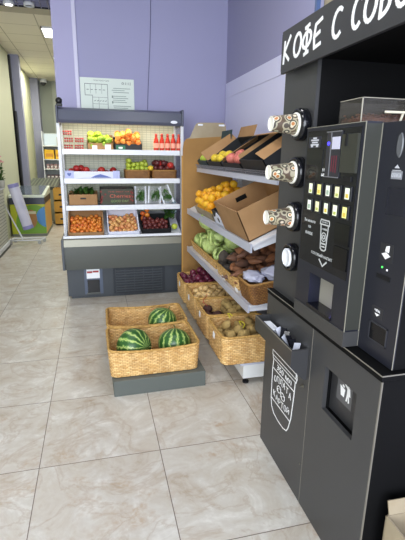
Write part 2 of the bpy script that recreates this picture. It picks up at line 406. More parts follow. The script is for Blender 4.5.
def downlight(x, y, label, m2):
    t = thing('downlight', label, 'downlight', (x, y, 3.42))
    MB().lathe([(0.05, 0.0), (0.07, 0.0), (0.07, 0.05), (0.05, 0.05), (0.05, 0.0)]).build('ring', white_metal, t, True)
    MB().lathe([(0, 0.015), (0.05, 0.015), (0.05, 0.03), (0, 0.03)]).build('bulb', m2, t, True)
downlight(-1.0, 6.82, 'round lit white downlight set in the dark grille', lamp_m)
downlight(-0.74, 6.80, 'round unlit downlight with pale ring in the dark grille', mat('unlit_lens', '30303c', 0.2))
t = thing('security_camera', 'small white dome security camera on the far ceiling', 'security camera', (-1.22, 13.0, 3.28))
MB().lathe([(0, 0.17), (0.09, 0.17), (0.09, 0.08), (0.0, 0.07)]).build('mount', white_metal, t, True)
MB().ball((0, 0, 0.075), 0.075).build('dome', mat('smoked_dome', '33333a', 0.1), t, True)

# ---------------------------------------------------------------- container builders
def rrect(w, d, rad, n=5):
    pts = []
    for cx, cy, a0 in ((w/2-rad, d/2-rad, 0), (-w/2+rad, d/2-rad, PI/2), (-w/2+rad, -d/2+rad, PI), (w/2-rad, -d/2+rad, 1.5*PI)):
        for i in range(n+1):
            a = a0+PI/2*i/n; pts.append((cx+rad*math.cos(a), cy+rad*math.sin(a)))
    return pts
def resample(pts, step):
    k = len(pts); segs = []; tot = 0
    for i in range(k):
        a = Vector(pts[i]); b = Vector(pts[(i+1) % k]); l = (b-a).length; segs.append((a, b, l, tot)); tot += l
    n = max(8, int(round(tot/step/2))*2); out = []; j = 0
    for i in range(n):
        s = tot*i/n
        while j < k-1 and segs[j][3]+segs[j][2] < s: j += 1
        a, b, l, t0 = segs[j]; out.append(((a+(b-a)*((s-t0)/max(l, 1e-9))), s))
    return out, tot
def basket(name, label, M, w, d, h, group=None, flare=0.03, m=None, rm=None, step=0.010, wave=0.06, row=0.0125, sag=0.0):
    m = m or wick; rm = rm or rim_m
    t = thing(name, label, 'basket', M=M, group=group)
    ring, tot = resample(rrect(w, d, min(0.045, w*.15)), step); n = len(ring)
    wave = tot/max(2, round(tot/wave)); rows = max(3, int(round(h/row))); row = h/rows; sub = 2
    bm = bmesh.new(); uvl = bm.loops.layers.uv.new('UVMap')
    def layer(inset, sign):
        grid = []
        for i in range(rows*sub+1):
            z = h*i/(rows*sub); k = 1+flare*(z/h-1)*2; R = []
            rowi = int(i//sub); amp = 0.0042*(1 if i % sub else 0.2)
            for (p, s) in ring:
                c = Vector((p.x, p.y)); L_ = c.length
                sx = (w/2*k-inset)/(w/2); sy = (d/2*k-inset)/(d/2)
                off = sign*amp*math.sin(2*PI*s/wave+PI*rowi)
                nx, ny = (p.x/(w/2))**5, (p.y/(d/2))**5; nl = math.hypot(nx, ny) or 1
                zz = z
                if sag: zz = z*(1-sag*max(0, 1-(abs(p.x)/(w/2))**2)*(z/h)) if abs(p.y) > d/2*0.9 else z
                R.append(bm.verts.new((p.x*sx+nx/nl*off, p.y*sy+ny/nl*off, zz)))
            grid.append(R)
        return grid
    O = layer(0, 1); I = layer(0.010, 1)
    def quad(A, B, C, D, u0, u1, v0, v1):
        fce = bm.faces.new((A, B, C, D))
        for lp, q in zip(fce.loops, ((u0, v0), (u1, v0), (u1, v1), (u0, v1))): lp[uvl].uv = q
    st = tot/n
    for i in range(rows*sub):
        v0 = h*i/(rows*sub); v1 = h*(i+1)/(rows*sub)
        for j in range(n):
            j2 = (j+1) % n
            quad(O[i][j], O[i][j2], O[i+1][j2], O[i+1][j], j*st, (j+1)*st, v0, v1)
            quad(I[i+1][j], I[i+1][j2], I[i][j2], I[i][j], j*st, (j+1)*st, v1, v0)
    for j in range(n):
        j2 = (j+1) % n; quad(O[-1][j], O[-1][j2], I[-1][j2], I[-1][j], 0, st, 0, 0.01)
    fo = bm.faces.new(O[0][::-1]); fi = bm.faces.new(I[0])
    for fce in (fo, fi):
        for lp in fce.loops: lp[uvl].uv = (lp.vert.co.x, lp.vert.co.y)
    for v in I[0]: v.co.z += 0.008
    bm.normal_update()
    top = [((a.co+b.co)/2+Vector((0, 0, 0.002))) for a, b in zip(O[-1], I[-1])]
    mb = MB(); mb.bm.free(); mb.bm = bm; b = mb.build('woven_body', m, t, True)
    rb = MB(); rb.tube(top[::2], 0.0095, 6, True); rb.build('rim', rm, t, True)
    return t
def tray_box(name, label, M, w, d, h, mo, cat='box', th=0.006, group=None, hf=None, hole=False, mi=None, flaps=()):
    """open carton, x right, y back; hf = height of the front side"""
    t = thing(name, label, cat, M=M, group=group); hf = h if hf is None else hf
    b = MB()
    b.box(-w/2, w/2, -d/2, d/2, 0, th)
    b.box(-w/2, w/2, -d/2, -d/2+th, 0, hf)
    if hole:
        hw = 0.045; z0 = h*0.62; z1 = h*0.78
        b.box(-w/2, -hw, d/2-th, d/2, 0, h).box(hw, w/2, d/2-th, d/2, 0, h).box(-hw, hw, d/2-th, d/2, 0, z0).box(-hw, hw, d/2-th, d/2, z1, h)
    else: b.box(-w/2, w/2, d/2-th, d/2, 0, h)
    for s in (-1, 1):
        x0, x1 = sorted((s*w/2, s*(w/2-th)))
        b.prism([(-d/2, 0), (d/2, 0), (d/2, h), (-d/2, hf)], x0, x1, 'x')
    b.build('box_body', mo, t)
    for side, ang, ln in flaps:
        fb = MB()
        if side in ('left', 'right'):
            s = -1 if side == 'left' else 1
            fb.box(0, ln, -d/2+0.01, d/2-0.01, 0, 0.004)
            Mx = T(s*w/2, 0, min(h, hf))
            Mx = Mx @ (rotZ(PI) if s < 0 else Matrix.Identity(4)) @ rotY(-ang)
        else:
            s = -1 if side == 'front' else 1
            fb.box(-w/2+0.01, w/2-0.01, 0, ln, 0, 0.004)
            Mx = T(0, s*d/2, hf if s < 0 else h) @ (rotZ(PI) if s < 0 else Matrix.Identity(4)) @ rotX(ang)
        fb.build('flap', mi or mo, t, M=Mx)
    return t

# ---------------------------------------------------------------- produce meshes
def blob_mesh(name, m, rx, ry, rz, lump=0.0, sub=3, bend=0.0, taper=0.0, dimple=0.0, seed=0, freq=1.0):
    from mathutils import noise
    g = bmesh.new(); bmesh.ops.create_icosphere(g, subdivisions=sub, radius=1)
    for v in g.verts:
        c = v.co.copy(); k = 1+lump*noise.noise(c*1.7*freq+Vector((seed*3.1, seed, 0)))
        if dimple: k *= 1-dimple*math.exp(-((c.x**2+c.y**2)/0.06))*(1 if c.z > 0 else 0.6)
        p = Vector((c.x*rx, c.y*ry, c.z*rz))*k
        if taper: s = 1-taper*abs(c.x)**2*(1.2 if c.x > 0 else 0.7); p.y *= s; p.z *= s
        if bend: p.y += bend*(c.x**2)*rx
        v.co = p
    me = bpy.data.meshes.new(name); g.to_mesh(me); g.free()
    for p in me.polygons: p.use_smooth = True
    me.materials.append(m); return me
m_orange = mat('orange_peel', 'e0931a', 0.45, col2='e6b428', vscale=8, objvar=0.75, bump=0.15, bscale=220)
m_orange2 = mat('orange_peel_deep', 'ef8a2a', 0.45, col2='f0a84a', vscale=8, objvar=0.6, bump=0.1, bscale=220)
m_apple_r = mat('red_apple', 'a3192a', 0.3, col2='c9432f', vscale=18, objvar=0.4)
m_nect = mat('nectarine', 'c8452a', 0.35, col2='e7a03a', vscale=22, objvar=0.5)
m_apple_y = mat('pink_yellow_apple', 'e3c774', 0.35, col2='c9584a', vscale=24, objvar=0.45)
m_green = mat('green_apple', '9fb93a', 0.35, col2='c3cc4e', vscale=10, objvar=0.5)
m_mango = mat('green_mango', '6e9a2e', 0.4, col2='b2c23c', vscale=9, objvar=0.6)
m_lemon = mat('yellow_fruit', 'e3c63c', 0.45, col2='d8b832', vscale=9, objvar=0.4)
m_peach = mat('peach_flower', 'e2601c', 0.5, col2='f0b050', vscale=16, objvar=0.5)
m_dark = mat('dark_plum', '4a2028', 0.35, col2='7c3a30', vscale=16, objvar=0.5)
m_onion_r = mat('red_onion_skin', '481527', 0.28, col2='6d2a40', vscale=14, objvar=0.5)
m_onion = mat('yellow_onion_skin', 'b8935a', 0.4, col2='d9bb84', vscale=14, objvar=0.5)
m_beet = mat('beetroot_skin', '5b3a33', 0.7, col2='3f2825', vscale=14, bump=0.3)
m_potato = mat('potato_skin', 'b79c62', 0.75, col2='957a48', vscale=12, objvar=0.5, bump=0.2)
m_sweet = mat('sweet_potato_skin', 'a46c48', 0.6, col2='4c3a34', vscale=20, objvar=0.75, bump=0.3)
m_avo = mat('dark_beet_skin', '3a3734', 0.75, col2='564a40', vscale=16, objvar=0.4, bump=0.3)
m_leaf = mat('leaf_green', '3f6a2c', 0.5, col2='5f8a3c', vscale=14)
m_leaf_d = mat('leaf_dark', '24431f', 0.5, col2='3a5f2c', vscale=14)
sphere = {n: blob_mesh(n, mm, 1, 1, 0.94, 0.03, 3, dimple=0.12) for n, mm in dict(orange=m_orange, tangerine=m_orange2, red_apple=m_apple_r, nectarine=m_nect, pink_apple=m_apple_y, green_apple=m_green, peach=m_peach, plum=m_dark, yellow_pear=m_lemon, red_onion=m_onion_r, onion=m_onion).items()}
sphere['mango'] = blob_mesh('mango', m_mango, 1.3, 0.95, 0.9, 0.1, 3, seed=4)
sphere['potato'] = blob_mesh('potato', m_potato, 1.3, 0.95, 0.85, 0.28, 3, seed=2)
sphere['beetroot'] = blob_mesh('beetroot', m_beet, 1, 1, 0.9, 0.15, 3, seed=5)
sphere['black_radish'] = blob_mesh('black_radish', m_avo, 1.15, 1, 0.95, 0.2, 3, seed=6)
sweets = [blob_mesh('sweet_potato', m_sweet, 0.092, 0.031, 0.029, 0.25, 3, bend=bd, taper=0.72, seed=sd) for bd, sd in ((0.15, 1), (-0.18, 8), (0.05, 12), (0.25, 15))]

def pile(kind, M, x0, x1, y0, y1, z0, rad, label, cat, group, layers=2, jit=0.1, mound=0.0, maxn=80, zs=1.0, seed=1, emit=None):
    """drop spheres into the box and let them settle without overlap"""
    rnd = random.Random(seed+len(group)); w, d = x1-x0, y1-y0
    per = max(1, w*d/(rad*rad*3.6)); N = min(maxn, int(per*layers*(0.93 if not mound else 0.8)))
    P = []
    for i in range(N):
        sh = rad*(1+(mound*1.6*(i/N)))
        P.append([rnd.uniform(x0+sh, x1-sh), rnd.uniform(y0+sh, y1-sh), z0+rad+rad*1.9*layers*i/N])
    R = [rad*rnd.uniform(.92, 1.03) for i in range(N)]
    for it in range(70):
        if it < 55:
            for p in P: p[2] -= rad*.12
        for k in range(2):
            for i in range(N):
                a = P[i]
                for j in range(i+1, N):
                    b = P[j]; dx = a[0]-b[0]
                    m_ = R[i]+R[j]
                    if dx > m_ or dx < -m_: continue
                    dy = a[1]-b[1]
                    if dy > m_ or dy < -m_: continue
                    dz = a[2]-b[2]; q = dx*dx+dy*dy+dz*dz
                    if q < m_*m_:
                        q = math.sqrt(q) or 1e-6; f_ = (m_-q)/q*.5; dx *= f_; dy *= f_; dz *= f_
                        a[0] += dx; a[1] += dy; a[2] += dz; b[0] -= dx; b[1] -= dy; b[2] -= dz
                a[0] = min(max(a[0], x0+R[i]), x1-R[i]); a[1] = min(max(a[1], y0+R[i]), y1-R[i]); a[2] = max(a[2], z0+R[i])
    if emit: return list(zip(P, R))
    for p, rr in zip(P, R):
        inst(kind, sphere[kind], M @ Vector(p), (rnd.uniform(-.9, .9), rnd.uniform(-.9, .9), rnd.uniform(0, 6.28)), rr, label, cat, group)
    return N

# ---------------------------------------------------------------- refrigerated display case
FXc, FYc = 0.2975, 4.48
fr = thing('refrigerated_display_case', 'slate grey open refrigerated display case with lit shelves of fruit', 'display case', (FXc, FYc, 0))
b = MB(); b.box(-.632, .632, 0, .70, .035, .345).box(-.60, .60, .03, .66, 0, .035)
b.build('plinth', slate_d, fr)
b = MB(); b.prism([(-.045, .335), (.74, .335), (.74, .60), (-.065, .60), (-.07, .45)], -.652, .652, 'x')
smooth_angle(b.build('tub', slate, fr))
for s in (-1, 1): MB().box(*sorted((s*.640, s*.664)), -.085, .70, .34, .66, bevel=.008).build('end_bumper', mat('bumper_grey', '565b62', .45), fr)
b = MB(); b.prism([(-.075, .585), (-.02, .585), (-.005, .655), (-.03, .668), (-.062, .655)], -.64, .64, 'x')
b.build('steel_lip', chrome, fr)
b = MB(); b.box(-.64, .64, -.035, -.02, .66, .69)
b.build('price_rail', white_pl, fr)
b = MB(); b.prism([(-.02, .60), (.58, .60), (.58, .86), (-.02, .645)], -.60, .60, 'x')
b.build('sloping_deck', white_metal, fr)
slot = brick_mat('slotted_back_panel', 'c9cab4', 'a9ab96', 0.05, 0.025, 0.003, .5, swz=(0, 2))
MB().box(-.63, .63, .58, .61, .6, 1.86).build('back_panel', slot, fr)
MB().box(-.65, .65, .61, .74, .6, 1.93).build('back_housing', slate_d, fr)
for s in (-1, 1):
    b = MB(); x0, x1 = sorted((s*.618, s*.628))
    b.prism([(-.02, .66), (.60, .66), (.60, 1.82), (.16, 1.82), (.145, .98), (-.02, .70)], x0, x1, 'x')
    g = b.build('side_glass', clear, fr)
    b = MB(); b.box(*sorted((s*.612, s*.640)), .13, .155, .66, 1.83); b.box(*sorted((s*.612, s*.634)), .53, .575, .66, 1.83)
    b.build('upright', white_metal, fr)
b = MB(); b.prism([(.115, 1.83), (.13, 1.80), (.165, 1.80), (.30, 1.86), (.74, 1.86), (.74, 1.955), (.24, 1.955), (.14, 1.925)], -.622, .622, 'x')
smooth_angle(b.build('canopy', mat('canopy_blue_grey', '505464', .35), fr), .5)
for s in (-1, 1): MB().box(*sorted((s*.618, s*.638)), .10, .5, 1.795, 1.96, bevel=.008).build('canopy_end_cap', mat('canopy_cap', '484c5c', .4), fr)
b = MB(); b.lathe([(0, 0), (.036, 0), (.036, .004), (0, .004)], FY(.535, .113, 1.835) @ Matrix.Diagonal((1, .42, 1, 1)))
b.build('badge', white_pl, fr)
tube_m = mat('warm_tube', 'ffe9b0', .5, emit=2.5)
MB().cyl((-.58, .20, 1.815), (.58, .20, 1.815), .012).build('lamp_tube', tube_m, fr)
ld = bpy.data.lights.new('case_lamp', 'AREA'); ld.shape = 'RECTANGLE'; ld.size = 1.15; ld.size_y = .05; ld.energy = 2.8; ld.color = (1, .88, .62)
lo = bpy.data.objects.new('case_lamp', ld); COL.objects.link(lo); lo.location = (FXc, FYc+.215, 1.795); lo.rotation_euler = (math.radians(24), 0, 0)
for i, (z, d0) in enumerate(((1.545, .17), (1.252, .17), (.975, .15))):
    s = MB().box(-.605, .605, d0, .58, z-.012, z).build('shelf', white_metal, fr)
    MB().box(-.605, .605, d0-.012, d0, z-.045, z+.006).build('price_rail', white_pl, s)
# plinth details
b = MB(); b.box(-.46, -.27, -.012, .0, .05, .33); cp = b.build('control_panel', mat('panel_blue_grey', '566073', .4), fr)
MB().box(-.435, -.30, -.016, -.012, .225, .325).build('sticker', tag_m, cp)
b = MB(); text_mb(b, 'ON OFF', -.428, -.36, .278, .31, .001, T(0, 0, 0)); 
b.bm.free(); b = MB(); b.box(-.43, -.375, -.018, -.016, .285, .305).box(-.37, -.31, -.018, -.016, .29, .308)
b.build('sticker_print', mat('print_red', '9c3030', .6), cp)
MB().box(-.43, -.305, -.02, -.012, .07, .21).build('dark_window', glass_d, cp)
MB().box(-.44, -.30, -.03, -.012, .055, .07).build('window_ledge', slate, cp)
b = MB(); b.box(-.16, .40, -.014, 0, .04, .33)
gp = b.build('vent_panel', mat('vent_dark', '2c3138', .5), fr)
b = MB()
for i in range(9): b.box(-.135, .375, -.022, -.012, .055+i*.029, .068+i*.029)
for i in range(6): b.box(-.135+i*.1, -.13+i*.1, -.023, -.012, .05, .31)
b.build('louvre', slate_d, gp)
bk = thing('black_clip', 'small black gadget on the left end of the display case canopy', 'gadget', (-.31, 4.72, 1.96))  # small black clip on the canopy end, gives no light
b = MB(); b.box(-.03, .03, -.02, .02, 0, .03, bevel=.006); b.build('base', black_metal, bk)
b = MB(); b.ball((0.0, 0, .055), .034, .026, .034); b.build('head', black_metal, bk, True)

X4 = FXc
def Z(z): return z
# --- top shelf: punnets, mangoes, peaches, bottles
z1 = 1.546
pun_m = mat('punnet_plastic', 'f4f4f4', .12, alpha=.06)
def punnet(x, y, z, label):
    t = thing('berry_punnet', label, 'punnet', (x, y, z), random.uniform(-.06, .06), 'red punnets on the top shelf')
    MB().box(-.048, .048, -.035, .035, 0, .062, bevel=.006).build('clear_box', pun_m, t)
    b = MB()
    for i in range(4):
        for j in range(3):
            for k in range(2): b.ball((-.034+i*.0225, -.021+j*.021, .015+k*.024), .0115, sub=1)
    o = b.build('tomatoes', mat('cherry_red', 'a51c14', .3, col2='cc3a20', vscale=40), t, True); o['kind'] = 'stuff'
for i, (px, pz) in enumerate([(-.245, 0), (-.14, 0), (-.24, 1), (-.135, 1), (-.25, 2)]):
    punnet(px, 4.72, z1+pz*.068+.001, ['clear punnet of red tomatoes, bottom left of the top-shelf stack', 'clear punnet of red tomatoes, bottom right of the top-shelf stack', 'clear punnet of red tomatoes, middle layer left of the top-shelf stack', 'clear punnet of red tomatoes, middle layer right of the top-shelf stack', 'clear punnet of dark red tomatoes on top of the top-shelf stack'][i])
tb = tray_box('fruit_carton', 'brown carton of green mangoes on the top shelf of the display case', T(.075, 4.82, z1), .27, .22, .16, card, hf=.07)
tm = MB().box(-.085, -.035, -.118, -.112, .0, .045).box(.045, .105, -.118, -.112, .0, .055).build('price_tag', tag_m, tb)
Mm = T(.075, 4.82, z1+.008) @ rotX(math.radians(12))
pile('mango', Mm, -.125, .12, -.10, .10, .02, .033, 'green mango in the brown carton on the top shelf', 'mango', 'green mangoes on the top shelf', 2, .15)
tb = tray_box('fruit_carton', 'carton of orange peaches with black front on the top shelf', T(.36, 4.82, z1), .29, .22, .14, black_card, hf=.065)
MB().box(-.125, -.03, -.116, -.110, .005, .05).build('green_label', mat('label_green', '1f6a48', .5), tb)
MB().box(-.1, -.06, -.118, -.116, .018, .034).build('print', tag_m, tb)
Mm = T(.36, 4.82, z1+.01) @ rotX(math.radians(14))
pile('peach', Mm, -.135, .14, -.10, .10, .0, .034, 'orange and yellow peach heaped in the black-fronted carton', 'peach', 'peaches on the top shelf', 3, .15)
bot_m = mat('ketchup_red', 'b32a16', .25); cap_m = mat('bottle_cap', 'a52314', .4)
lab_m = mat('bottle_label', 'e9a08c', .5)
bt = thing('sauce_bottle', 'red bottle on the top shelf, leftmost of five', 'bottle', (.66, 4.72, z1), 0, 'red bottles on the top shelf')
MB().lathe([(0, 0), (.026, 0), (.028, .01), (.028, .09), (.022, .115), (.013, .14), (.013, .15), (0, .15)], n=16).build('bottle_body', bot_m, bt, True)
MB().lathe([(0, .148), (.015, .148), (.013, .175), (0, .178)], n=12).build('cap', cap_m, bt, True)
MB().lathe([(.0285, .03), (.0285, .08)], n=16).build('label', lab_m, bt, True)
for i, lb in enumerate(['second', 'third', 'fourth', 'rightmost']):
    c = copy_tree(bt); c.location = (.66+.062*(i+1), 4.72, z1); c.rotation_euler.z = .5*i
    c['label'] = 'red bottle on the top shelf, %s of five' % lb if lb == 'rightmost' else 'red bottle on the top shelf, %s of five from the left' % lb

# --- second shelf: white carton of red apples, two wicker baskets
z2 = 1.253
white_card = mat('white_blue_carton', 'dfe2f2', .6)
tb = tray_box('fruit_carton', 'white and blue low carton of dark red apples on the second shelf', T(-.02, 4.83, z2), .56, .30, .085, white_card, hf=.075)
b = MB(); b.prism([(-.02, .012), (.19, .012), (.14, .03), (.08, .048), (.03, .035)], -.156, -.151, 'y'); b.build('blue_print', mat('print_blue', '5a6cab', .5), tb)
MB().box(-.28, -.19, -.157, -.151, .0, .082).build('corner_print', mat('print_lilac', 'b5bbe0', .5), tb); MB().box(.21, .28, -.157, -.151, .0, .082).build('corner_print', mat('print_lilac', 'b5bbe0', .5), tb)
b = MB(); text_mb(b, '♥', -.255, -.215, .025, .06, .001, FY(0, -.157, 0)); b.build('corner_mark', mat('print_blue', '5a6cab'), tb)
pile('red_apple', T(-.02, 4.83, z2), -.26, .26, -.13, .12, .006, .038, 'dark red apple in the white and blue carton on the second shelf', 'apple', 'red apples on the second shelf', 2, .1, maxn=26)
for i, (bx, lb) in enumerate(((.455, 'small dark wicker basket on the second shelf holding green fruit, left of its pair'), (.745, 'small dark wicker basket on the second shelf holding plums and apples, beside the right upright'))):
    basket('fruit_basket', lb, T(bx, 4.80, z2), .275, .24, .085, None, 0.01, wick2, rim_d, step=.012, wave=.04, row=.012)
pile('green_apple', T(.455, 4.80, z2), -.12, .12, -.10, .10, .03, .027, 'small green yellow fruit heaped in the left wicker basket on the second shelf', 'fruit', 'green fruit in a wicker basket', 3, .2, zs=.8)
pile('plum', T(.745, 4.80, z2), -.12, .13, -.10, .10, .03, .032, 'dark plum in the right wicker basket on the second shelf', 'plum', 'plums in a wicker basket', 3, .2, zs=.8, maxn=30)
inst('red_apple', sphere['red_apple'], (.81, 4.70, z2+.145), (0, 0, 1), .036, 'bright red apple on top of the plums on the second shelf', 'apple')
inst('red_apple', sphere['red_apple'], (.70, 4.76, z2+.160), (0, 0, 2), .030, 'dark red apple on top of the plums, toward the middle of the second shelf', 'apple')
inst('yellow_pear', sphere['yellow_pear'], (.595, 4.72, z2+.112), (0, .4, 2), .03, 'yellow pear between the two wicker baskets on the second shelf', 'pear')

# --- third shelf: brown and printed cartons, bagged herbs
z3 = .976
tb = tray_box('produce_carton', 'brown carton of green leaves with a hand hole on the third shelf', T(-.13, 4.80, z3), .30, .26, .135, card, hf=.115)
MB().box(-.03, .03, -.133, -.128, .065, .082, bevel=.002).build('hand_hole', black_card, tb)
def leaf_mesh(name, m, L_, w_, seed=0):
    g = bmesh.new(); n = 8; rnd = random.Random(seed); rows = []
    for i in range(n+1):
        t_ = i/n; ww = w_*math.sin(PI*min(1, t_*.95+.05))**.7; x = L_*t_; z = .25*L_*math.sin(t_*2.2)
        rows.append([g.verts.new((x, s*ww/2, z+abs(s)*ww*.18+rnd.uniform(-.002, .002))) for s in (-1, -.5, 0, .5, 1)])
    for A, B in zip(rows, rows[1:]):
        for j in range(4): g.faces.new((A[j], A[j+1], B[j+1], B[j]))
    bmesh.ops.solidify(g, geom=g.faces, thickness=.0012)
    me = bpy.data.meshes.new(name); g.to_mesh(me); g.free(); me.materials.append(m)
    for p in me.polygons: p.use_smooth = True
    return me
leafs = [leaf_mesh('leaf', m_leaf, .10, .05, 1), leaf_mesh('leaf', m_leaf_d, .09, .06, 2), leaf_mesh('leaf', mat('leaf_pale', '7da05a', .5), .08, .045, 3)]
def leaf_heap(name, label, cat, c, sx, sy, h, n, sc=1, seed=0, green=None):
    """one heap of leaves as one uncountable mass"""
    rnd = random.Random(seed); b = MB()
    for i in range(n):
        me = (green or leafs)[rnd.randrange(len(green or leafs))].copy()
        M = T(rnd.uniform(-sx, sx), rnd.uniform(-sy, sy), rnd.uniform(0, h)) @ rotZ(rnd.uniform(0, 6.28)) @ rotY(rnd.uniform(-.9, .3)) @ Matrix.Scale(sc*rnd.uniform(.7, 1.1), 4)
        me.transform(M); b.bm.from_mesh(me); bpy.data.meshes.remove(me)
    o = b.build(name, m_leaf if rnd.random() < 2 else m_leaf_d, None, True); o.location = c
    return tag(o, label, cat, kind='stuff')
leaf_heap('salad_leaves', 'dark green salad leaves filling the brown carton on the third shelf', 'leaves', (-.13, 4.79, z3+.10), .11, .085, .05, 100, .62, 3)
dark_box = mat('dark_green_printed_carton', '2e3a26', .5, col2='40301f', vscale=9)
tb = tray_box('produce_carton', 'dark green carton with red lettering and cherries print on third shelf', T(.225, 4.80, z3), .36, .26, .18, dark_box, hf=.17)
b = MB(); text_mb(b, 'Cherries', -.08, .14, .078, .115, .001, FY(0, -.1305, 0)); b.build('red_lettering', mat('print_red_bright', 'c45a42', .5), tb)
b = MB(); text_mb(b, 'GOOD DAY', -.07, .12, .03, .055, .001, FY(0, -.1305, 0)); b.build('green_lettering', mat('print_green', '7f9a5a', .5), tb)
b = MB(); text_mb(b, 'THE BEST OF', -.10, .13, .135, .148, .001, FY(0, -.1305, 0)); b.build('top_lettering', mat('print_red2', 'a94a3a', .5), tb)
rnd = random.Random(4); b = MB()
for i in range(16):
    b.lathe([(0, 0), (.011, 0), (.009, .002), (0, .002)], FY(rnd.choice((-.15, -.12, .155, -.165))+rnd.uniform(-.012, .012), -.131, rnd.uniform(.02, .15)), n=10)
b.build('cherry_print', mat('print_cherry', '7e2a22', .5), tb)
pile('plum', T(.225, 4.80, z3), -.16, .16, -.11, .11, .11, .026, 'dark red fruit in the dark green printed carton on the third shelf', 'fruit', 'dark fruit in the printed carton', 1, .1, maxn=24)
bag_m = mat('bag_film', 'e2e6e4', .2, alpha=.22)
def herb_bag(x, rz, lean, label, w=.13, h=.19, seed=1):
    t = thing('herb_bag', label, 'bag of greens', M=T(x, 4.74, z3+.004) @ rotZ(rz) @ rotY(lean))
    b = MB(); g = bmesh.new(); bmesh.ops.create_grid(g, x_segments=10, y_segments=12, size=.5)
    from mathutils import noise
    fr_ = []
    for s in (-1, 1):
        g2 = g.copy()
        for v in g2.verts:
            a, c = v.co.x, v.co.y; bulge = .028*(1-(2*a)**2)*(1-(2*c)**4)
            v.co = Vector((a*w, s*(bulge+.002)+.004*noise.noise(Vector((a*9, c*9, seed+s))), (c+.5)*h))
        b.add(g2)
    b.build('film', bag_m, t, True)
    MB().box(-w/2, -w/2+.018, -.006, .006, 0, h).box(w/2-.018, w/2, -.006, .006, 0, h).build('white_seam', white_pl, t)
    rnd = random.Random(seed); b = MB()
    for i in range(22):
        me = leafs[rnd.randrange(3)].copy(); me.transform(T(rnd.uniform(-w*.22, w*.22), rnd.uniform(-.012, .004), rnd.uniform(.02, h*.5)) @ rotZ(PI/2+rnd.uniform(-.3, .3)) @ rotY(-rnd.uniform(1.2, 1.8)) @ Matrix.Scale(.8, 4)); b.bm.from_mesh(me); bpy.data.meshes.remove(me)
    o = b.build('herbs', m_leaf, t, True); o['kind'] = 'stuff'
herb_bag(.48, 0, 0, 'upright clear bag of green herbs beside the dark printed carton', seed=1)
herb_bag(.63, .1, .05, 'clear bag of grey green herbs, middle of the third shelf bags', w=.15, seed=2)
herb_bag(.80, -.1, -.35, 'tilted white-edged bag of green herbs at the right end of third shelf', w=.12, h=.2, seed=3)

# --- bottom deck: three crates
def deck(x): return T(x, 4.475, .672) @ rotX(math.radians(20)) @ T(0, .19, 0)
tray_box('fruit_crate', 'brown cardboard crate of nectarines on the bottom deck, left', deck(-.115), .36, .36, .16, card, hf=.045, th=.012)
pile('nectarine', deck(-.115), -.165, .165, -.17, .165, .013, .0225, 'small orange red nectarine in the left bottom-deck crate', 'nectarine', 'nectarines in the bottom crate', 1.5, .15)
tray_box('fruit_crate', 'white crate of pink and yellow apples on the bottom deck, middle', deck(.27), .33, .36, .15, white_card, hf=.045, th=.010)
pile('pink_apple', deck(.27), -.153, .153, -.17, .168, .011, .0235, 'pink and yellow apple in the white bottom-deck crate', 'apple', 'pink apples in the white crate', 1.5, .15)
tray_box('fruit_crate', 'black crate of dark plums on the bottom deck, right', deck(.62), .32, .30, .08, black_card, hf=.05, th=.010)
pile('plum', deck(.62), -.14, .14, -.14, .06, .006, .025, 'dark red plum in the black bottom-deck crate', 'plum', 'plums in the black crate', 1.8, .15)
pile('nectarine', deck(.60), -.13, -.02, .05, .14, .03, .03, 'orange nectarine at the back of the black crate', 'nectarine', 'nectarines behind the plums', 2, .1, maxn=5)
leaf_heap('lettuce', 'green leafy lettuce bunch at the right end of the bottom deck', 'lettuce', (.79, 4.72, .80), .05, .04, .12, 60, .65, 9)
inst('green_apple', sphere['green_apple'], (.83, 4.575, .742), (0, 0, 0), .036, 'green pear-like fruit at the right corner of the bottom deck', 'fruit')
t = thing('water_pack', 'bluish clear bottles of water at the right of the bottom deck', 'bottles', (.83, 4.83, .86))
blue_pl = mat('pale_blue_bottle', 'b9d3dc', .12, alpha=.5)
for i in range(2):
    MB().lathe([(0, 0), (.032, 0), (.034, .02), (.032, .10), (.02, .135), (.012, .15), (.012, .165), (0, .165)], T(-.04+i*.075, -.02*i, 0), n=16).build('bottle', blue_pl, t, True)

# ---------------------------------------------------------------- plan poster and cable on the back wall
pt = thing('evacuation_plan', 'white floor plan poster on the lavender back wall above the display case', 'poster', M=FY(-.108, 5.296, 1.93))
b = MB().box(0, .60, 0, .405, 0, .008); b.build('sheet', mat('poster_sheet', 'd9e3d8', .4), pt)
ink = mat('poster_ink', '5c6763', .6)
b = MB(); th = .0095
def ln(pts, w=.004, cl=False):
    q = MB(); q.stroke(pts, w, .001, cl); q.bm.transform(T(0, 0, .008)); me = q.mesh('x'); b.bm.from_mesh(me); bpy.data.meshes.remove(me)
ln([(.05, .22), (.05, .34), (.30, .34), (.30, .03), (.13, .03), (.13, .22)], .005, True)
for xx in (.11, .17, .235): ln([(xx, .34), (xx, .24)], .003)
ln([(.13, .20), (.30, .20)], .003); ln([(.13, .13), (.30, .13)], .003); ln([(.20, .20), (.20, .03)], .003)
for i in range(5): ln([(.07+.045*i, .28), (.09+.045*i, .28)], .006); ln([(.15+.03*i, .16), (.165+.03*i, .165)], .006)
b.build('plan_lines', ink, pt)
b = MB(); text_mb(b, 'ПЛАН ЭВАКУАЦИИ', .15, .32, .368, .384, .001, T(0, 0, .008)); b.build('title', ink, pt)
for q_, xx in (('01', .46), ('112', .52)): b = MB(); text_mb(b, q_, xx, xx+.045, .345, .372, .001, T(0, 0, .008)); b.build('emergency_number', ink, pt)
b = MB(); b2 = b; rnd = random.Random(2)
for i in range(13):
    y = .30-i*.021; 
    if i == 3 or i == 8: continue
    b.box(.345+rnd.uniform(0, .02), .345+rnd.uniform(.14, .215), y, y+.006, .008, .009)
b.box(.345, .36, .20, .225, .008, .0095).box(.345, .36, .14, .165, .008, .0095)
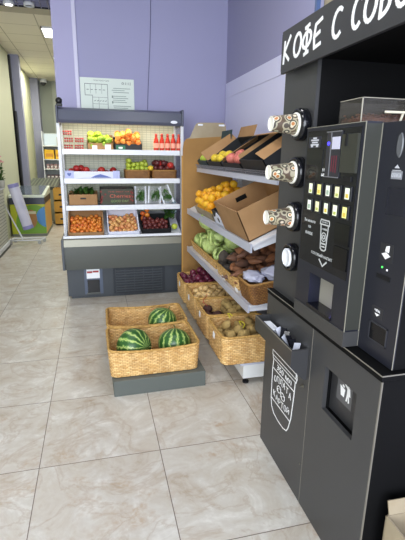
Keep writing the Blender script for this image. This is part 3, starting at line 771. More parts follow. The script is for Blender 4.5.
b.build('text_lines', mat('poster_ink_pale', '7f8f86', .6), pt)
pts = []
for i in range(15):
    tt = i/14; pts.append((.705-.055*tt+.008*math.sin(tt*5), 5.293, 3.35-1.4*tt))
tag(MB().tube(pts, .0035, 6).build('wall_cable', mat('cable_dark', '5a5876', .6), None, True), 'thin dark cable hanging down the lavender back wall', 'cable')

# ---------------------------------------------------------------- produce rack along the right wall
RY0, RY1 = 2.42, 4.32
rk = thing('produce_rack', 'white metal produce rack with sloping shelves along the right wall', 'rack', (1.2, 3.37, 0))
def rl(x0, x1, y0, y1, z0, z1): return (x0-1.2, x1-1.2, y0-3.37, y1-3.37, z0, z1)
MB().box(*rl(1.50, 1.53, RY0, RY1, 0.03, 1.62)).build('back_panel', mat('rack_back', 'c9cad6', .5), rk)
for yy in (RY0+.02, 3.37, RY1-.02): MB().box(*rl(1.46, 1.50, yy-.015, yy+.015, .03, 1.70)).build('upright', white_metal, rk)
b = MB().box(*rl(.905, 1.50, RY0, RY1, .045, .145)); b.build('base_plinth', mat('rack_white', 'e4e6e6', .4), rk)
MB().box(*rl(.88, 1.50, RY0-.005, RY1, .145, .16)).build('base_shelf', rail_metal, rk)
for yy in (RY0+.03, 3.37, RY1-.03):
    for xx in (.935, 1.45):
        b = MB(); b.cyl((xx-1.2, yy-3.37, 0), (xx-1.2, yy-3.37, .012), .022); b.cyl((xx-1.2, yy-3.37, .012), (xx-1.2, yy-3.37, .05), .009)
        b.build('levelling_foot', black_metal, rk)
def shelf_frame(x0, z0, deg): return T(x0, 0, z0) @ rotY(-math.radians(deg))
S1 = shelf_frame(1.03, 1.372, 32); S2 = shelf_frame(.93, .962, 25); S3 = shelf_frame(.93, .562, 8)
for i, (S, dep, y0) in enumerate(((S1, .58, 2.30), (S2, .60, RY0), (S3, .56, RY0))):
    R = T(-1.2, -3.37, 0) @ S
    sh = MB().box(0, dep, y0, RY1, -.015, 0, M=R).build('shelf', white_metal if i else rail_metal, rk)
    b = MB().box(-.012, 0, y0, RY1, (-.030, -.046, -.046)[i], .008, M=R @ rotY(math.radians((32, 25, 8)[i]))); b.build('price_rail', rail_metal, sh)
    b = MB(); b.prism([(0, -.012), (dep, -.012), (dep, -.10), (0, -.035)], y0, y0+.012, 'y', M=R); b.build('bracket', white_metal, sh)
    if i == 0:
        b = MB()
        yy = y0
        while yy < RY1: b.box(-.003, 0, yy, yy+.003, 0, .05, M=R); yy += .025
        for zz in (.015, .032, .05): b.box(-.003, 0, y0, RY1, zz, zz+.003, M=R)
        b.build('wire_guard', mat('wire_grey', '8e8f98', .4, metal=.5), sh)
# tall cardboard sheet closing the far end of the rack
b = MB(); prof = [(.885, .12), (.885, 1.57), (.895, 1.63), (.92, 1.665), (.96, 1.68), (.99, 1.75), (1.02, 1.81), (1.05, 1.825), (1.31, 1.83), (1.335, 1.80), (1.345, 1.71), (1.345, 1.70), (1.42, 1.66), (1.44, .12)]
ct = thing('cardboard_sheet', 'tall brown cardboard sheet standing between the rack and the display case', 'cardboard', (1.16, 4.39, .0))
b.prism([(x-1.16, z-.0) for x, z in prof[:4]+prof[11:]], -.008, .0, 'y'); b.build('sheet', mat('cardboard_tan', 'a37a44', .8, col2='946e3e', vscale=3), ct)
MB().prism([(x-1.16, z) for x, z in prof[3:12]], -.008, .0, 'y').build('flap', card_pale, ct)
MB().box(-.285, -.272, -.010, .02, .12, 1.50).build('folded_edge', mat('cardboard_edge', 'b98c48', .7), ct)
MB().box(-.12, -.07, -.012, -.008, 1.795, 1.812).box(.10, .16, -.012, -.008, 1.795, 1.812).build('tape', white_pl, ct)

# --- top rack shelf: leaning black cartons
def onshelf(S, xl, yc, dz=0): return S @ T(xl, yc, dz) @ rotZ(-PI/2)
def carton(yc, w, label, m1, m2, h=.12, hf=.075, d=.36, fl=(), xl=.192, dz=.006):
    return tray_box('fruit_carton', label, onshelf(S1, xl, yc, dz), w, d, h, m1, hf=hf, mi=m2, flaps=fl)
carton(4.03, .34, 'teal and black carton with green apples at the far end of top rack shelf', teal_card, teal_card, .11, .085, d=.30, xl=.162, fl=(('back', .9, .10),))
carton(3.62, .42, 'black carton with yellow mangoes, second from far end of top rack shelf', black_card, card, .11, .08, fl=(('left', .75, .12), ('back', .7, .09)))
carton(3.14, .44, 'black carton with red pomegranates near the middle of top rack shelf', black_card, card, .11, .075, fl=(('left', 2.6, .07), ('back', 2.7, .12)))
carton(2.66, .44, 'black and brown carton at the near end of top rack shelf', black_card, card, .12, .11, fl=(('left', 1.5, .03), ('back', 2.75, .22), ('right', 2.7, .10)))
for i in range(3): inst('green_apple', sphere['green_apple'], S1 @ Vector((.07, 4.13-i*.09, .075)), (0, 0, i), .043, 'green apple in the teal carton at the far end of the rack', 'apple', 'green apples on the top rack shelf')
YM = blob_mesh('yellow_mango', m_lemon, 1.25, .95, .9, .1, 3, seed=3)
PG = blob_mesh('pomegranate', mat('pomegranate_skin', 'b8495a', .4, col2='d98a6a', vscale=12), 1, 1, .93, .08, 3, dimple=-.1, seed=3)
for i in range(4): inst('yellow_mango', YM, S1 @ Vector((.078+.05*(i % 2), 3.76-i*.093, .078)), (0, 0, 1.2+i*.2), .043, 'yellow mango in the black carton on the top rack shelf', 'mango', 'yellow mangoes on the top rack shelf')
for i in range(4): inst('pomegranate', PG, S1 @ Vector((.078+.05*(i % 2), 3.28-i*.096, .080)), (.4, 0, 1.2+i*.2), .045, 'red pomegranate in the black carton on the top rack shelf', 'pomegranate', 'pomegranates on the top rack shelf')

# --- middle rack shelf: citrus carton, black and white carton, big empty carton
MC = onshelf(S2, .22, 3.66, .003)
tray_box('fruit_carton', 'low carton heaped with oranges on the middle rack shelf', MC, .62, .40, .09, card_pale, hf=.07)
pile('orange', MC, -.30, .30, -.19, .19, .012, .036, 'yellow orange citrus fruit heaped in the low carton on the rack', 'orange', 'oranges on the middle rack shelf', 2.6, .08, mound=.8, maxn=130)
MBx = onshelf(S2, .20, 3.16, .003)
t = tray_box('fruit_carton', 'black and white printed carton between the oranges and the big carton', MBx, .26, .36, .12, black_card, hf=.12)
b = MB(); b.prism([(-.12, .01), (.125, .01), (.125, .07), (.02, .115), (-.05, .07), (-.12, .06)], -.187, -.1805, 'y'); b.build('white_front_print', white_card, t)
b = MB(); b.lathe([(0, 0), (.02, 0), (.02, .002), (0, .002)], FY(.03, -.188, .055), n=12); b.build('black_dot_print', black_card, t)
MBb = onshelf(S2, .215, 2.765, .003)
tray_box('big_carton', 'large empty brown cardboard box with hand hole on the middle rack shelf', MBb @ rotZ(PI/2), .41, .53, .225, card, hf=.215, hole=True)
bpy.context.view_layer.update()

# --- lower rack shelf: cabbages, root vegetables
MT = S3 @ T(.27, 3.78, .002) @ rotZ(-PI/2)
basket('vegetable_basket', 'wicker basket full of cabbages on the lower rack shelf', MT, .96, .50, .075, None, .02)
cab_m = cabbage_mat()
def cabbage_mesh():
    g = bmesh.new(); from mathutils import noise
    bmesh.ops.create_icosphere(g, subdivisions=3, radius=1)
    for v in g.verts:
        a = math.atan2(v.co.y, v.co.x); v.co *= 1+.03*math.sin(3*a+v.co.z*3)+.03*noise.noise(v.co*2)
        v.co.z *= .92
    return g
def cab_leaf(ang, lift):
    g = bmesh.new(); n = 8; rows = []
    for i in range(n+1):
        el = -0.9+1.9*i/n+lift; R = []
        for j in range(9):
            az = ang+(j/8-.5)*1.9*math.cos(.55*(i/n-.4)*2); rr = .985+.02*abs(j/8-.5)*2+.045*(i/n)**3+.025*math.sin(j*2.3+i)
            R.append(g.verts.new((rr*math.cos(el)*math.cos(az), rr*math.cos(el)*math.sin(az), rr*.93*math.sin(el))))
        rows.append(R)
    for A, B in zip(rows, rows[1:]):
        for j in range(8): g.faces.new((A[j], A[j+1], B[j+1], B[j]))
    bmesh.ops.solidify(g, geom=g.faces, thickness=.02)
    return g
def cab_data():
    b = MB(); b.add(cabbage_mesh()); h = b.mesh('head', True); h.materials.append(cab_m)
    ls = []
    for k in range(3):
        b = MB(); b.add(cab_leaf(k*2.1, .1*k)); q = b.mesh('outer_leaf', True); q.materials.append(cab_m); ls.append(q)
    return h, ls
CH, CLs = cab_data()
for (px_, py_, pz_), rad in pile('cabbage', None, .03, .44, 3.34, 4.25, .012, .086, '', '', 'cab', 1.75, maxn=26, emit=True):
    p = S3 @ Vector((px_, py_, pz_-.004)); rad *= .97
    t = bpy.data.objects.new('cabbage', None); COL.objects.link(t); t.empty_display_size = .05
    t.location = p; t.scale = (rad, rad, rad); t.rotation_euler = (random.uniform(-.5, .5), random.uniform(-.5, .5), random.uniform(0, 6))
    tag(t, 'pale green round cabbage in the wicker basket on the lower rack shelf', 'cabbage', 'cabbages on the lower rack shelf')
    o = bpy.data.objects.new('head', CH); COL.objects.link(o); o.parent = t
    for q in CLs: o = bpy.data.objects.new('outer_leaf', q); COL.objects.link(o); o.parent = t
MT = S3 @ T(.25, 2.99, .002) @ rotZ(-PI/2)
basket('vegetable_basket', 'wicker basket heaped with sweet potatoes on the lower rack shelf', MT, .56, .48, .09, None, .02)
rnd = random.Random(11)
def sw(x, y, z, yawd, pitchd=0, label='reddish brown sweet potato heaped in the basket on the lower rack shelf'):
    p = S3 @ Vector((x, y, z)); inst('sweet_potato', sweets[rnd.randrange(4)], p, (rnd.uniform(-.5, .5), pitchd, yawd), rnd.uniform(.78, 1.08), label, 'sweet potato', 'sweet potatoes on the lower rack shelf')
SP = []
for l, (nx_, ny_) in enumerate(((6, 3), (6, 3), (6, 3), (4, 2))):
    for i in range(nx_):
        for j in range(ny_): sw(.065+.078*i+.035*l*.8, 2.79+.09*j+.03*l+rnd.uniform(-.03, .03), .045+.060*l, rnd.choice((.2, 1.2, 1.8, 2.6, .8))+rnd.uniform(-.3, .3), rnd.uniform(-.3, .3))
for i in range(15):
    p = S3 @ Vector((.065+.09*(i % 5), 3.09+.075*(i//5), .06+.07*(i//5 == 1)+.02*(i % 2)))
    inst('black_radish', sphere['black_radish'], p, (i, i, i), rnd.uniform(.042, .052), 'dark grey brown beet in the far end of the sweet potato basket', 'beet', 'dark beets on the lower rack shelf')
MT = S3 @ T(.215, 2.535, .002) @ rotZ(-PI/2)
basket('vegetable_basket', 'brown wicker basket holding white bags at the near end of lower shelf', MT, .27, .42, .135, None, .03, wick2, rim_d, step=.012, wave=.04, row=.014)
def crumple(name, m, c, sx, sy, sz, seed, label, cat='bag'):
    from mathutils import noise
    g = bmesh.new(); bmesh.ops.create_icosphere(g, subdivisions=4, radius=1)
    for v in g.verts:
        k = 1+.28*noise.noise(v.co*2.2+Vector((seed, 0, 0)))+.14*abs(noise.noise(v.co*6+Vector((0, seed, 0))))
        v.co = Vector((v.co.x*sx, v.co.y*sy, v.co.z*sz))*k
    b = MB(); b.add(g); o = b.build(name, m, None, True); o.location = c; return tag(o, label, cat)
film = mat('white_lilac_bag', 'cfd0e6', .25, alpha=.85)
crumple('plastic_bag', film, S3 @ Vector((.27, 2.52, .155)), .12, .09, .05, 1, 'crumpled white plastic bag in the near brown basket, beside the coffee kiosk')
crumple('plastic_bag', film, S3 @ Vector((.09, 2.555, .15)), .065, .095, .035, 5, 'small crumpled white plastic bag at the front of near brown basket')
tgm = MB().box(-.001, .001, -.02, .02, -.016, .016).mesh('price_tag'); tgm.materials.append(tag_m)
for i, (x, y, z, lb) in enumerate([(.925, 2.98, .60, 'small white price tag on the front of the sweet potato basket'), (.925, 2.66, .60, 'small white price tag by the near end of the lower rack shelf')]):
    inst('price_tag', tgm, (x-.006, y, z), (0.2, -.3, .1), 1.0, lb, 'price tag')

# --- baskets on the base shelf
bb = [(2.605, 'wicker basket of potatoes nearest the coffee kiosk'), (3.015, 'wicker basket of beetroot and potatoes, second from the kiosk'), (3.42, 'wicker basket of yellow onions, third from the kiosk'), (3.84, 'wicker basket of red onions beside the display case')]
for yc, lb in bb:
    M = T(.955, yc, .162) @ rotZ(-PI/2)
    t = basket('vegetable_basket', lb, M, .40, .41, .19, 'wicker baskets on the rack base', .015)
    del t['group']
    b = MB().box(-.018, .018, -.218, -.215, .13, .172, M=rotY(.15)); b.build('price_tag', tag_m, t)
M = T(.955, 2.605, .165) @ rotZ(-PI/2)
def fillbox(M, w, d, h):  # hidden bed of straw under the top layers
    pass
pile('potato', M, -.18, .18, -.185, .185, .012, .036, 'brown potato in the basket nearest the kiosk', 'potato', 'potatoes in the nearest basket', 3, .25, mound=.2, maxn=60)
YT = MB().tube([(0, 0, 0), (.02, .01, .03), (.0, .03, .05), (-.03, .02, .06), (-.02, -.01, .03)], .004, 5).mesh('yellow_ribbon', True); YT.materials.append(mat('yellow_tie', 'd9cf2a', .4))
inst('yellow_ribbon', YT, (.93, 2.53, .365), (0, 0, 0), .8, 'yellow ribbon tie lying on the potatoes, nearer the camera', 'ribbon')
inst('yellow_ribbon', YT, (.90, 2.72, .365), (0, 0, 1.7), .8, 'yellow ribbon tie standing up behind the potatoes', 'ribbon')
M = T(.955, 3.015, .165) @ rotZ(-PI/2)
pile('beetroot', M, -.18, .18, -.185, -.02, .012, .040, 'dark beetroot in the second basket from the kiosk', 'beetroot', 'beetroot in the second basket', 3, .2, maxn=14)
pile('potato', M, -.18, .18, -.0, .185, .012, .036, 'brown potato in the second basket from the kiosk', 'potato', 'potatoes in the second basket', 3, .25, maxn=36)
M = T(.955, 3.42, .165) @ rotZ(-PI/2)
pile('onion', M, -.18, .18, -.185, .185, .012, .032, 'yellow onion in the third basket from the kiosk', 'onion', 'yellow onions', 4, .2, maxn=90)
M = T(.955, 3.84, .165) @ rotZ(-PI/2)
pile('red_onion', M, -.18, .18, -.185, .185, .012, .035, 'dark red onion in the basket beside the display case', 'onion', 'red onions', 4, .15, maxn=90)
tag(MB().tube([(.80, 3.0, .37), (.78, 3.05, .385), (.80, 3.12, .38), (.84, 3.17, .39), (.86, 3.24, .385)], .003, 5).build('red_net_string', mat('net_red', 'a8382c', .5), None, True), 'red string from a net bag trailing over the beetroot basket', 'string')

# ---------------------------------------------------------------- watermelon stand
pd = thing('display_podium', 'low grey green podium on the floor under two watermelon baskets', 'podium', (.345, 2.83, 0), .02)
MB().box(-.303, .303, -.37, .42, 0, .108, bevel=.004).build('podium_block', mat('podium_grey', '5b605c', .6), pd)
M1 = T(.323, 2.695, .112); M2 = T(.330, 3.105, .112)
basket('melon_basket', 'straw wicker basket with two watermelons, front one on the grey podium', M1 @ rotZ(.01), .60, .41, .185, None, .02, sag=.10, step=.010, wave=.06, row=.0125)
basket('melon_basket', 'straw wicker basket with one watermelon, rear one on the grey podium', M2 @ rotZ(-.01), .60, .41, .185, None, .02, sag=.08, step=.010, wave=.06, row=.0125)
mel_m = melon_mat()
mme = blob_mesh('watermelon', mel_m, .118, .118, .108, .02, 4)
stm = MB().tube([(0, 0, .104), (.003, 0, .118), (.012, .004, .13)], .004, 6).mesh('stem', True); stm.materials.append(mat('dry_stem', '5e6a35', .7))
for (x, y, z, rx, ry, rz, s, lb) in [(.200, 2.66, .244, 1.35, .35, .35, 1.03, 'striped watermelon with yellow patch, left one in the front basket'),
                                    (.480, 2.67, .234, .35, .25, 2.2, .97, 'dark striped watermelon, right one in the front basket'),
                                    (.460, 3.08, .240, .4, .2, 1.0, .98, 'striped watermelon alone in the rear basket')]:
    w = thing('watermelon', lb, 'watermelon', M=T(x, y, z) @ Matrix.Rotation(rz, 4, 'Z') @ rotX(rx) @ rotY(ry) @ Matrix.Scale(s, 4))
    o = bpy.data.objects.new('rind', mme); COL.objects.link(o); o.parent = w
    o = bpy.data.objects.new('stem', stm); COL.objects.link(o); o.parent = w

# ---------------------------------------------------------------- coffee kiosk
KX = .814; KY0, KY1 = .98, 1.872
ks = thing('coffee_kiosk', 'tall charcoal coffee-to-go kiosk cabinet with lettered header board', 'kiosk', (1.18, 1.42, 0))
def kb(mb, x0, x1, y0, y1, z0, z1, **k): return mb.box(x0-1.18, x1-1.18, y0-1.42, y1-1.42, z0, z1, **k)
KT = T(-1.18, -1.42, 0)
b = MB(); kb(b, KX+.04, 1.55, KY0, KY1, .0, .842); kb(b, KX+.018, KX+.04, 1.30, KY1, 0, .842); kb(b, KX+.018, KX+.04, KY0, 1.085, 0, .842); kb(b, KX+.003, 1.55, KY0-.004, KY0, 0, .842); b.build('lower_cabinet', kiosk_d, ks)
b = MB(); kb(b, KX, KX+.018, 1.405, KY1, .0, .842, bevel=.001); fp = b.build('front_panel', kiosk_m, ks)
# door with a recessed waste opening
dr = None; b = MB()
ya, yb, za, zb = 1.09, 1.293, .553, .734
kb(b, KX, KX+.018, KY0, ya, 0, .842); kb(b, KX, KX+.018, yb, 1.400, 0, .842); kb(b, KX, KX+.018, ya, yb, 0, za); kb(b, KX, KX+.018, ya, yb, zb, .842)
dr = b.build('door', kiosk_m, ks)
b = MB(); kb(b, KX+.032, KX+.036, ya, yb, za, zb); fl = b.build('waste_flap', mat('flap_grey', '303032', .35), dr)
# icon: a person dropping litter into a bin
b = MB()
b.lathe([(0, 0), (.0085, 0), (.0085, .001), (0, .001)], T(.026, .070, 0), n=14)
b.prism([(.018, .060), (.034, .060), (.040, .030), (.032, .030), (.036, .004), (.029, .002), (.026, .026), (.021, .003), (.014, .003), (.019, .034)], 0, .001, 'z')
b.prism([(.022, .060), (.018, .054), (.002, .064), (.004, .069)], 0, .001, 'z')
b.prism([(-.026, .048), (.006, .042), (.002, .010), (-.018, .010)], 0, .001, 'z')
b.prism([(-.008, .058), (.002, .052), (-.003, .046), (-.014, .052)], 0, .001, 'z')
b.bm.transform(KT @ FX(KX+.0315, 1.205, .640)); b.build('litter_sign', white_paint, dr)
b = MB(); kb(b, KX+.0312, KX+.0318, 1.155, 1.250, .622, .728); b.build('sign_plate', mat('sign_plate', '58585a', .3), dr)
b = MB(); b.lathe([(0, 0), (.007, 0), (.007, .006), (.003, .008), (.003, .014), (0, .014)], KT @ FX(KX, 1.447, .560), n=12); b.build('lock', chrome, ks)
b = MB(); b.lathe([(0, 0), (.004, 0), (.003, .003), (0, .003)], KT @ FX(KX, 1.42, .19), n=10); b.build('screw', chrome, ks)
b = MB(); kb(b, KX-.001, KX+.0, 1.401, 1.404, .0, .842); kb(b, KX-.0008, KX+.003, KY0-.0045, KY0+.001, 0, .842); b.build('edge_band', edge_m, ks)
b = MB(); kb(b, KX-.004, 1.55, KY0-.005, KY1, .843, .865, bevel=.001); b.build('worktop', kiosk_d, ks)
b = MB(); kb(b, KX-.0055, KX-.004, KY0-.005, KY1, .861, .865); kb(b, KX-.004, 1.2, KY0-.0065, KY0-.005, .861, .865); b.build('worktop_edge', edge_m, ks)
# tray under the worktop
b = MB(); K2 = KT
pr = [(KX, .60), (KX-.012, .60), (KX-.076, .665), (KX-.076, .740), (KX, .740)]
b.prism(pr, 1.428, 1.438, 'y', M=K2); b.prism(pr, 1.826, 1.836, 'y', M=K2)
b.prism([(KX, .60), (KX-.012, .60), (KX-.076, .665), (KX-.076, .742), (KX-.068, .742), (KX-.068, .672), (KX, .632)], 1.438, 1.826, 'y', M=K2)
b.build('lid_tray', mat('tray_laminate', '38383a', .4), ks)
b = MB(); kb(b, KX-.077, KX-.0755, 1.428, 1.836, .738, .743); b.build('tray_edge', edge_m, ks)
# painted jar
b = MB(); w = .004
jw = .262; jh = .335
def J(pts, w_=.004, cl=False):
    b.stroke([(p[0]*jw, p[1]*jh) for p in pts], w_, .0008, cl)
J([(0, .955), (0, 1.0), (1.0, 1.0), (1.02, .955), (1.02, .93), (0, .93)], .004, True)
J([(.02, .93), (.03, .88), (.99, .88), (1.0, .93)])
J([(.97, .93), (.99, 1.07), (.94, 1.10)], .006)
J([(.06, .88), (.05, .80), (.03, .70), (.04, .22), (.09, .10), (.20, .03), (.40, .0), (.62, .0), (.76, .03), (.82, .10), (.90, .30), (.95, .70), (.96, .88)], .005)
J([(.04, .73), (.95, .73)], .0045); J([(.04, .235), (.87, .235)], .0045)
def tx(s, x0, x1, y0, y1): text_mb(b, s, x0*jw, x1*jw, y0*jh, y1*jh, .0008)
tx('350 мл', .22, .82, .765, .845)
for i, ch in enumerate('ОПЛАТА'):
    a = (i-2.5)/2.5; tx(ch, .13+i*.125, .225+i*.125, .60-.05*a*a, .695-.05*a*a)
for i, ch in enumerate('КАРТОЙ'):
    a = (i-2.5)/2.5; tx(ch, .13+i*.118, .22+i*.118, .27+.04*a*a, .365+.04*a*a)
for cx, cy, ro in ((.36, .50, .5), (.53, .455, -.5)):
    pts = [(cx+(.085*math.cos(t_))*math.cos(ro)-.05*math.sin(t_)*math.sin(ro), (cy+.06*math.sin(t_)*math.cos(ro)*.9+.05*math.cos(t_)*math.sin(ro))) for t_ in [i*2*PI/16 for i in range(16)]]
    J(pts, .0035, True); J([(cx-.09, cy-.03), (cx, cy+.01), (cx+.08, cy+.03)], .002)
b.bm.transform(KT @ FX(KX-.0001, 1.770, .243)); b.build('jar_drawing', white_paint, ks)
# cup column, back, sides, roof, header
b = MB(); kb(b, .84, .856, 1.585, KY1, .865, 1.86); cpn = b.build('cup_panel', kiosk_m, ks)
b = MB(); kb(b, .856, 1.55, KY1-.018, KY1, .865, 1.86); kb(b, 1.50, 1.55, .95, KY1, .865, 1.86); kb(b, .856, 1.50, 1.585, 1.600, .865, 1.86)
b.build('alcove_walls', kiosk_d, ks)
b = MB(); kb(b, .815, 1.55, .95, KY1, 1.86, 2.004); b.build('roof_box', kiosk_d, ks)
b = MB(); kb(b, 1.20, 1.55, .95, .968, .865, 1.86); b.build('side_panel', kiosk_d, ks)
b = MB(); kb(b, .801, .815, .93, 1.838, 1.842, 2.006, bevel=.001); hd = b.build('header_board', mat('header_charcoal', '363638', .42), ks)
b = MB()
def arc(cx, cy, rx, ry, a0, a1, n=12): return [(cx+rx*math.cos(math.radians(a0+(a1-a0)*i/n)), cy+ry*math.sin(math.radians(a0+(a1-a0)*i/n))) for i in range(n+1)]
LW = .0125; HH = .078
letters = {'К': [[(.1, 0), (.2, 1)], [(.85, 1.05), (.17, .5), (.75, -.02)]],
           'О': [arc(.5, .5, .45, .5, 0, 360, 18)],
           'Ф': [[(.48, -.08), (.52, 1.08)], arc(.5, .52, .48, .33, 0, 360, 16), [(.3, 1.08), (.72, 1.08)], [(.28, -.08), (.7, -.08)]],
           'Е': [[(.9, 1.0), (.25, .98), (.12, .5), (.2, .02), (.85, .0)], [(.15, .5), (.72, .52)]],
           'С': [arc(.55, .5, .5, .52, 50, 300, 14)],
           'Б': [[(.85, 1.0), (.15, 1.0), (.1, 0)], arc(.3, .27, .55, .27, 90, -90, 10) + [(.1, 0)], [(.12, .54), (.3, .54)]],
           'Й': [[(.1, 1), (.1, 0), (.85, 1), (.85, 0)], arc(.5, 1.25, .25, .12, 180, 360, 6)]}
# y extents (world) of each letter: left edge, right edge
for ch, yl, yr in [('К', 1.822, 1.745), ('О', 1.722, 1.655), ('Ф', 1.645, 1.577), ('Е', 1.562, 1.497), ('С', 1.428, 1.368), ('С', 1.312, 1.262), ('О', 1.250, 1.190), ('Б', 1.176, 1.125), ('О', 1.108, 1.050), ('Й', 1.035, .980)]:
    b = MB()
    for st in letters[ch]:
        b.stroke([((1.838-yl)+p[0]*(yl-yr), .035+p[1]*HH+(p[0]*.012)) for p in st], LW, .0015)
    b.bm.transform(KT @ FX(.8008, 1.838, 1.845)); b.build('header_letter', white_paint, hd)
# cup holders and cups
def holder(yc, zc, rad=.064):
    b = MB(); Mh = KT @ FX(.84, yc, zc)
    b.lathe([(0, 0), (rad*.9, 0), (rad, .006), (rad, .026), (rad*.92, .040), (rad*.80, .043), (rad*.76, .03), (rad*.74, .012), (0, .012)], Mh, n=32)
    b.build('cup_holder', mat('holder_gloss', '121317', .2), ks, True)
holder(1.655, 1.626); holder(1.655, 1.437); holder(1.655, 1.252); holder(1.655, 1.074, .062)
def cup_art():
    M = bpy.data.materials.new('cup_print'); M.use_nodes = True; nt = M.node_tree; N = nt.nodes; L = nt.links; bs = N['Principled BSDF']
    tc = N.new('ShaderNodeTexCoord'); v = N.new('ShaderNodeTexVoronoi'); v.inputs['Scale'].default_value = 34; v.inputs['Randomness'].default_value = .9; L.new(tc.outputs['Object'], v.inputs['Vector'])
    rp = N.new('ShaderNodeValToRGB'); L.new(v.outputs['Distance'], rp.inputs[0]); e = rp.color_ramp.elements; rp.color_ramp.interpolation = 'CONSTANT'
    e[0].position = 0; e[0].color = lin('b5713c'); e[1].position = .25; e[1].color = lin('d6cbb2'); x = e.new(.36); x.color = lin('4c443a'); x = e.new(.52); x.color = lin('a8a088'); x = e.new(.68); x.color = lin('5a4a3c')
    v2 = N.new('ShaderNodeTexVoronoi'); v2.inputs['Scale'].default_value = 34; v2.inputs['Randomness'].default_value = .9; L.new(tc.outputs['Object'], v2.inputs['Vector'])
    mx = N.new('ShaderNodeMix'); mx.data_type = 'RGBA'; mx.blend_type = 'MULTIPLY'; mx.inputs[0].default_value = .12; L.new(rp.outputs[0], mx.inputs[6]); L.new(v2.outputs['Color'], mx.inputs[7])
    L.new(mx.outputs[2], bs.inputs['Base Color']); bs.inputs['Roughness'].default_value = .45; return M
cup_p = cup_art(); paper = mat('cup_paper', 'e9e6dc', .5)
def cup(yc, zc, label, rot):
    Mc = FX(.862, yc, zc) @ rotZ(rot)
    t = thing('paper_cup', label, 'paper cup', M=Mc)
    MB().lathe([(.0405, .066), (.0290, .172)], n=32).build('printed_sleeve', cup_p, t, True)
    MB().lathe([(.0440, .056), (.0465, .061), (.0465, .066), (.0440, .070), (.040, .070)], n=32).build('rolled_rim', paper, t, True)
    b = MB(); b.lathe([(0, .166), (.0265, .166), (.0265, .172), (.0292, .172), (.0292, .160)], n=32); b.build('cup_base', paper, t, False)
    b = MB(); b.lathe([(.0415, .036), (.0445, .058)], n=32); b.build('lower_cup', paper, t, True)
cup(1.655, 1.626, 'patterned paper cup in the top holder of the coffee kiosk', .4)
cup(1.655, 1.437, 'patterned paper cup in the second holder of the coffee kiosk', 2.3)
cup(1.655, 1.252, 'patterned paper cup in the third holder of the coffee kiosk', 4.0)
t = thing('cup_lid', 'round white plastic cup lid in the lowest holder of the kiosk', 'lid', M=FX(.862, 1.655, 1.074))
b = MB(); b.lathe([(0, .020), (.042, .020), (.046, .026), (.044, .034), (.040, .060), (.040, .068), (.036, .070), (.033, .062), (0, .062)], n=32); b.build('lid_body', white_pl, t, True)
b = MB(); b.lathe([(.044, .010), (.048, .012), (.048, .020), (.044, .022)], n=32); b.build('lid_rim', mat('lid_rim_grey', 'c8ccd8', .35), t, True)  # rim in a greyer white than the lid body
# white napkins, black stirrers in tray
t = thing('napkin_pack', 'long white napkin pack lying in the kiosk tray', 'napkins', (.779, 1.735, .674))
MB().box(-.020, .022, -.055, .06, .0, .048, bevel=.003).build('pack', mat('napkin_white', 'dfe3ea', .6), t)
sm_ = mat('sachet_black', '16161c', .25)
for i in range(7):
    q = MB().box(-.014, .014, -.034, .034, -.0025, .0025, bevel=.001).build('sugar_stick', sm_ if i % 3 else mat('sachet_white', 'c9ccd8', .4))
    q.location = (.782, 1.475+.026*i, .690+.004*(i % 3)+.03); q.rotation_euler = (.5+.1*i, .2*(i % 3-1), .5*(i % 4-1.5))
    tag(q, 'small black or white sugar sachet piled in the kiosk tray', 'sachet', 'sachets in the kiosk tray')

# ---------------------------------------------------------------- coffee machine
MX = .797
cm = thing('coffee_machine', 'black coffee vending machine with lit drink buttons on the kiosk worktop', 'coffee machine', (1.0, 1.36, .866))
CT = T(-1.0, -1.36, -.866)
def cb(mb, x0, x1, y0, y1, z0, z1, **k): g = mb.box(x0-1.0, x1-1.0, y0-1.36, y1-1.36, z0-.866, z1-.866, **k); return g
MY0, MY1 = 1.174, 1.545
b = MB(); cb(b, .852, 1.35, MY0+.002, MY1, .870, 1.604); b.build('machine_body', kiosk_d, cm)
# door with bay opening
yb0, yb1, zb0, zb1 = 1.262, 1.437, .930, 1.066
b = MB(); cb(b, MX, .852, MY0, yb0, .90, 1.606); cb(b, MX, .852, yb1, MY1, .90, 1.606); cb(b, MX, .852, yb0, yb1, zb1, 1.606); cb(b, MX, .852, yb0, yb1, .90, zb0)
dm = b.build('machine_door', machine_m, cm)
b = MB(); cb(b, MX+.003, .853, MY0-.0015, MY0-.0005, .93, 1.600); b.build('door_side', machine_g, dm)
b = MB(); cb(b, MX-.001, MX+.001, MY0-.0015, MY0+.002, .905, 1.606); cb(b, MX-.001, MX, MY0, MY1, 1.604, 1.606); cb(b, .851, .853, MY0-.002, MY0, .905, 1.6); b.build('door_trim', mat('trim_worn', '8b887c', .4), dm)
b = MB(); cb(b, MX-.004, .86, MY0-.004, MY1, .870, .925, bevel=.001); b.build('machine_foot_panel', kiosk_m, cm)
b = MB(); cb(b, .846, .850, yb0, yb1, zb0, zb1); b.build('bay_back', mat('bay_back', '9c988c', .5), cm)
b = MB(); cb(b, MX-.006, .846, yb0, yb1, zb0, zb0+.012); cb(b, MX+.002, .846, yb0, yb0+.006, zb0, zb1); b.build('drip_tray', mat('drip_black', '0d0d14', .2), cm)
ld = bpy.data.lights.new('bay_led', 'POINT'); ld.energy = .05; ld.color = (.2, .15, 1); ld.shadow_soft_size = .01
lo = bpy.data.objects.new('bay_led', ld); COL.objects.link(lo); lo.location = (.83, 1.30, .962)
b = MB(); b.box(-.006, .006, -.004, .004, -.003, .003); b.bm.transform(CT @ T(.835, 1.290, .947)); b.build('bay_led_lens', mat('blue_led', '3020ff', .3, emit=3), cm)
def F(y, z, dz=0): return CT @ FX(MX-dz, y, z)
def plate(name, y0, y1, z0, z1, m_, d=.0015, par=None):
    b = MB(); cb(b, MX-d, MX+.0, y0, y1, z0, z1); return b.build(name, m_, par or dm)
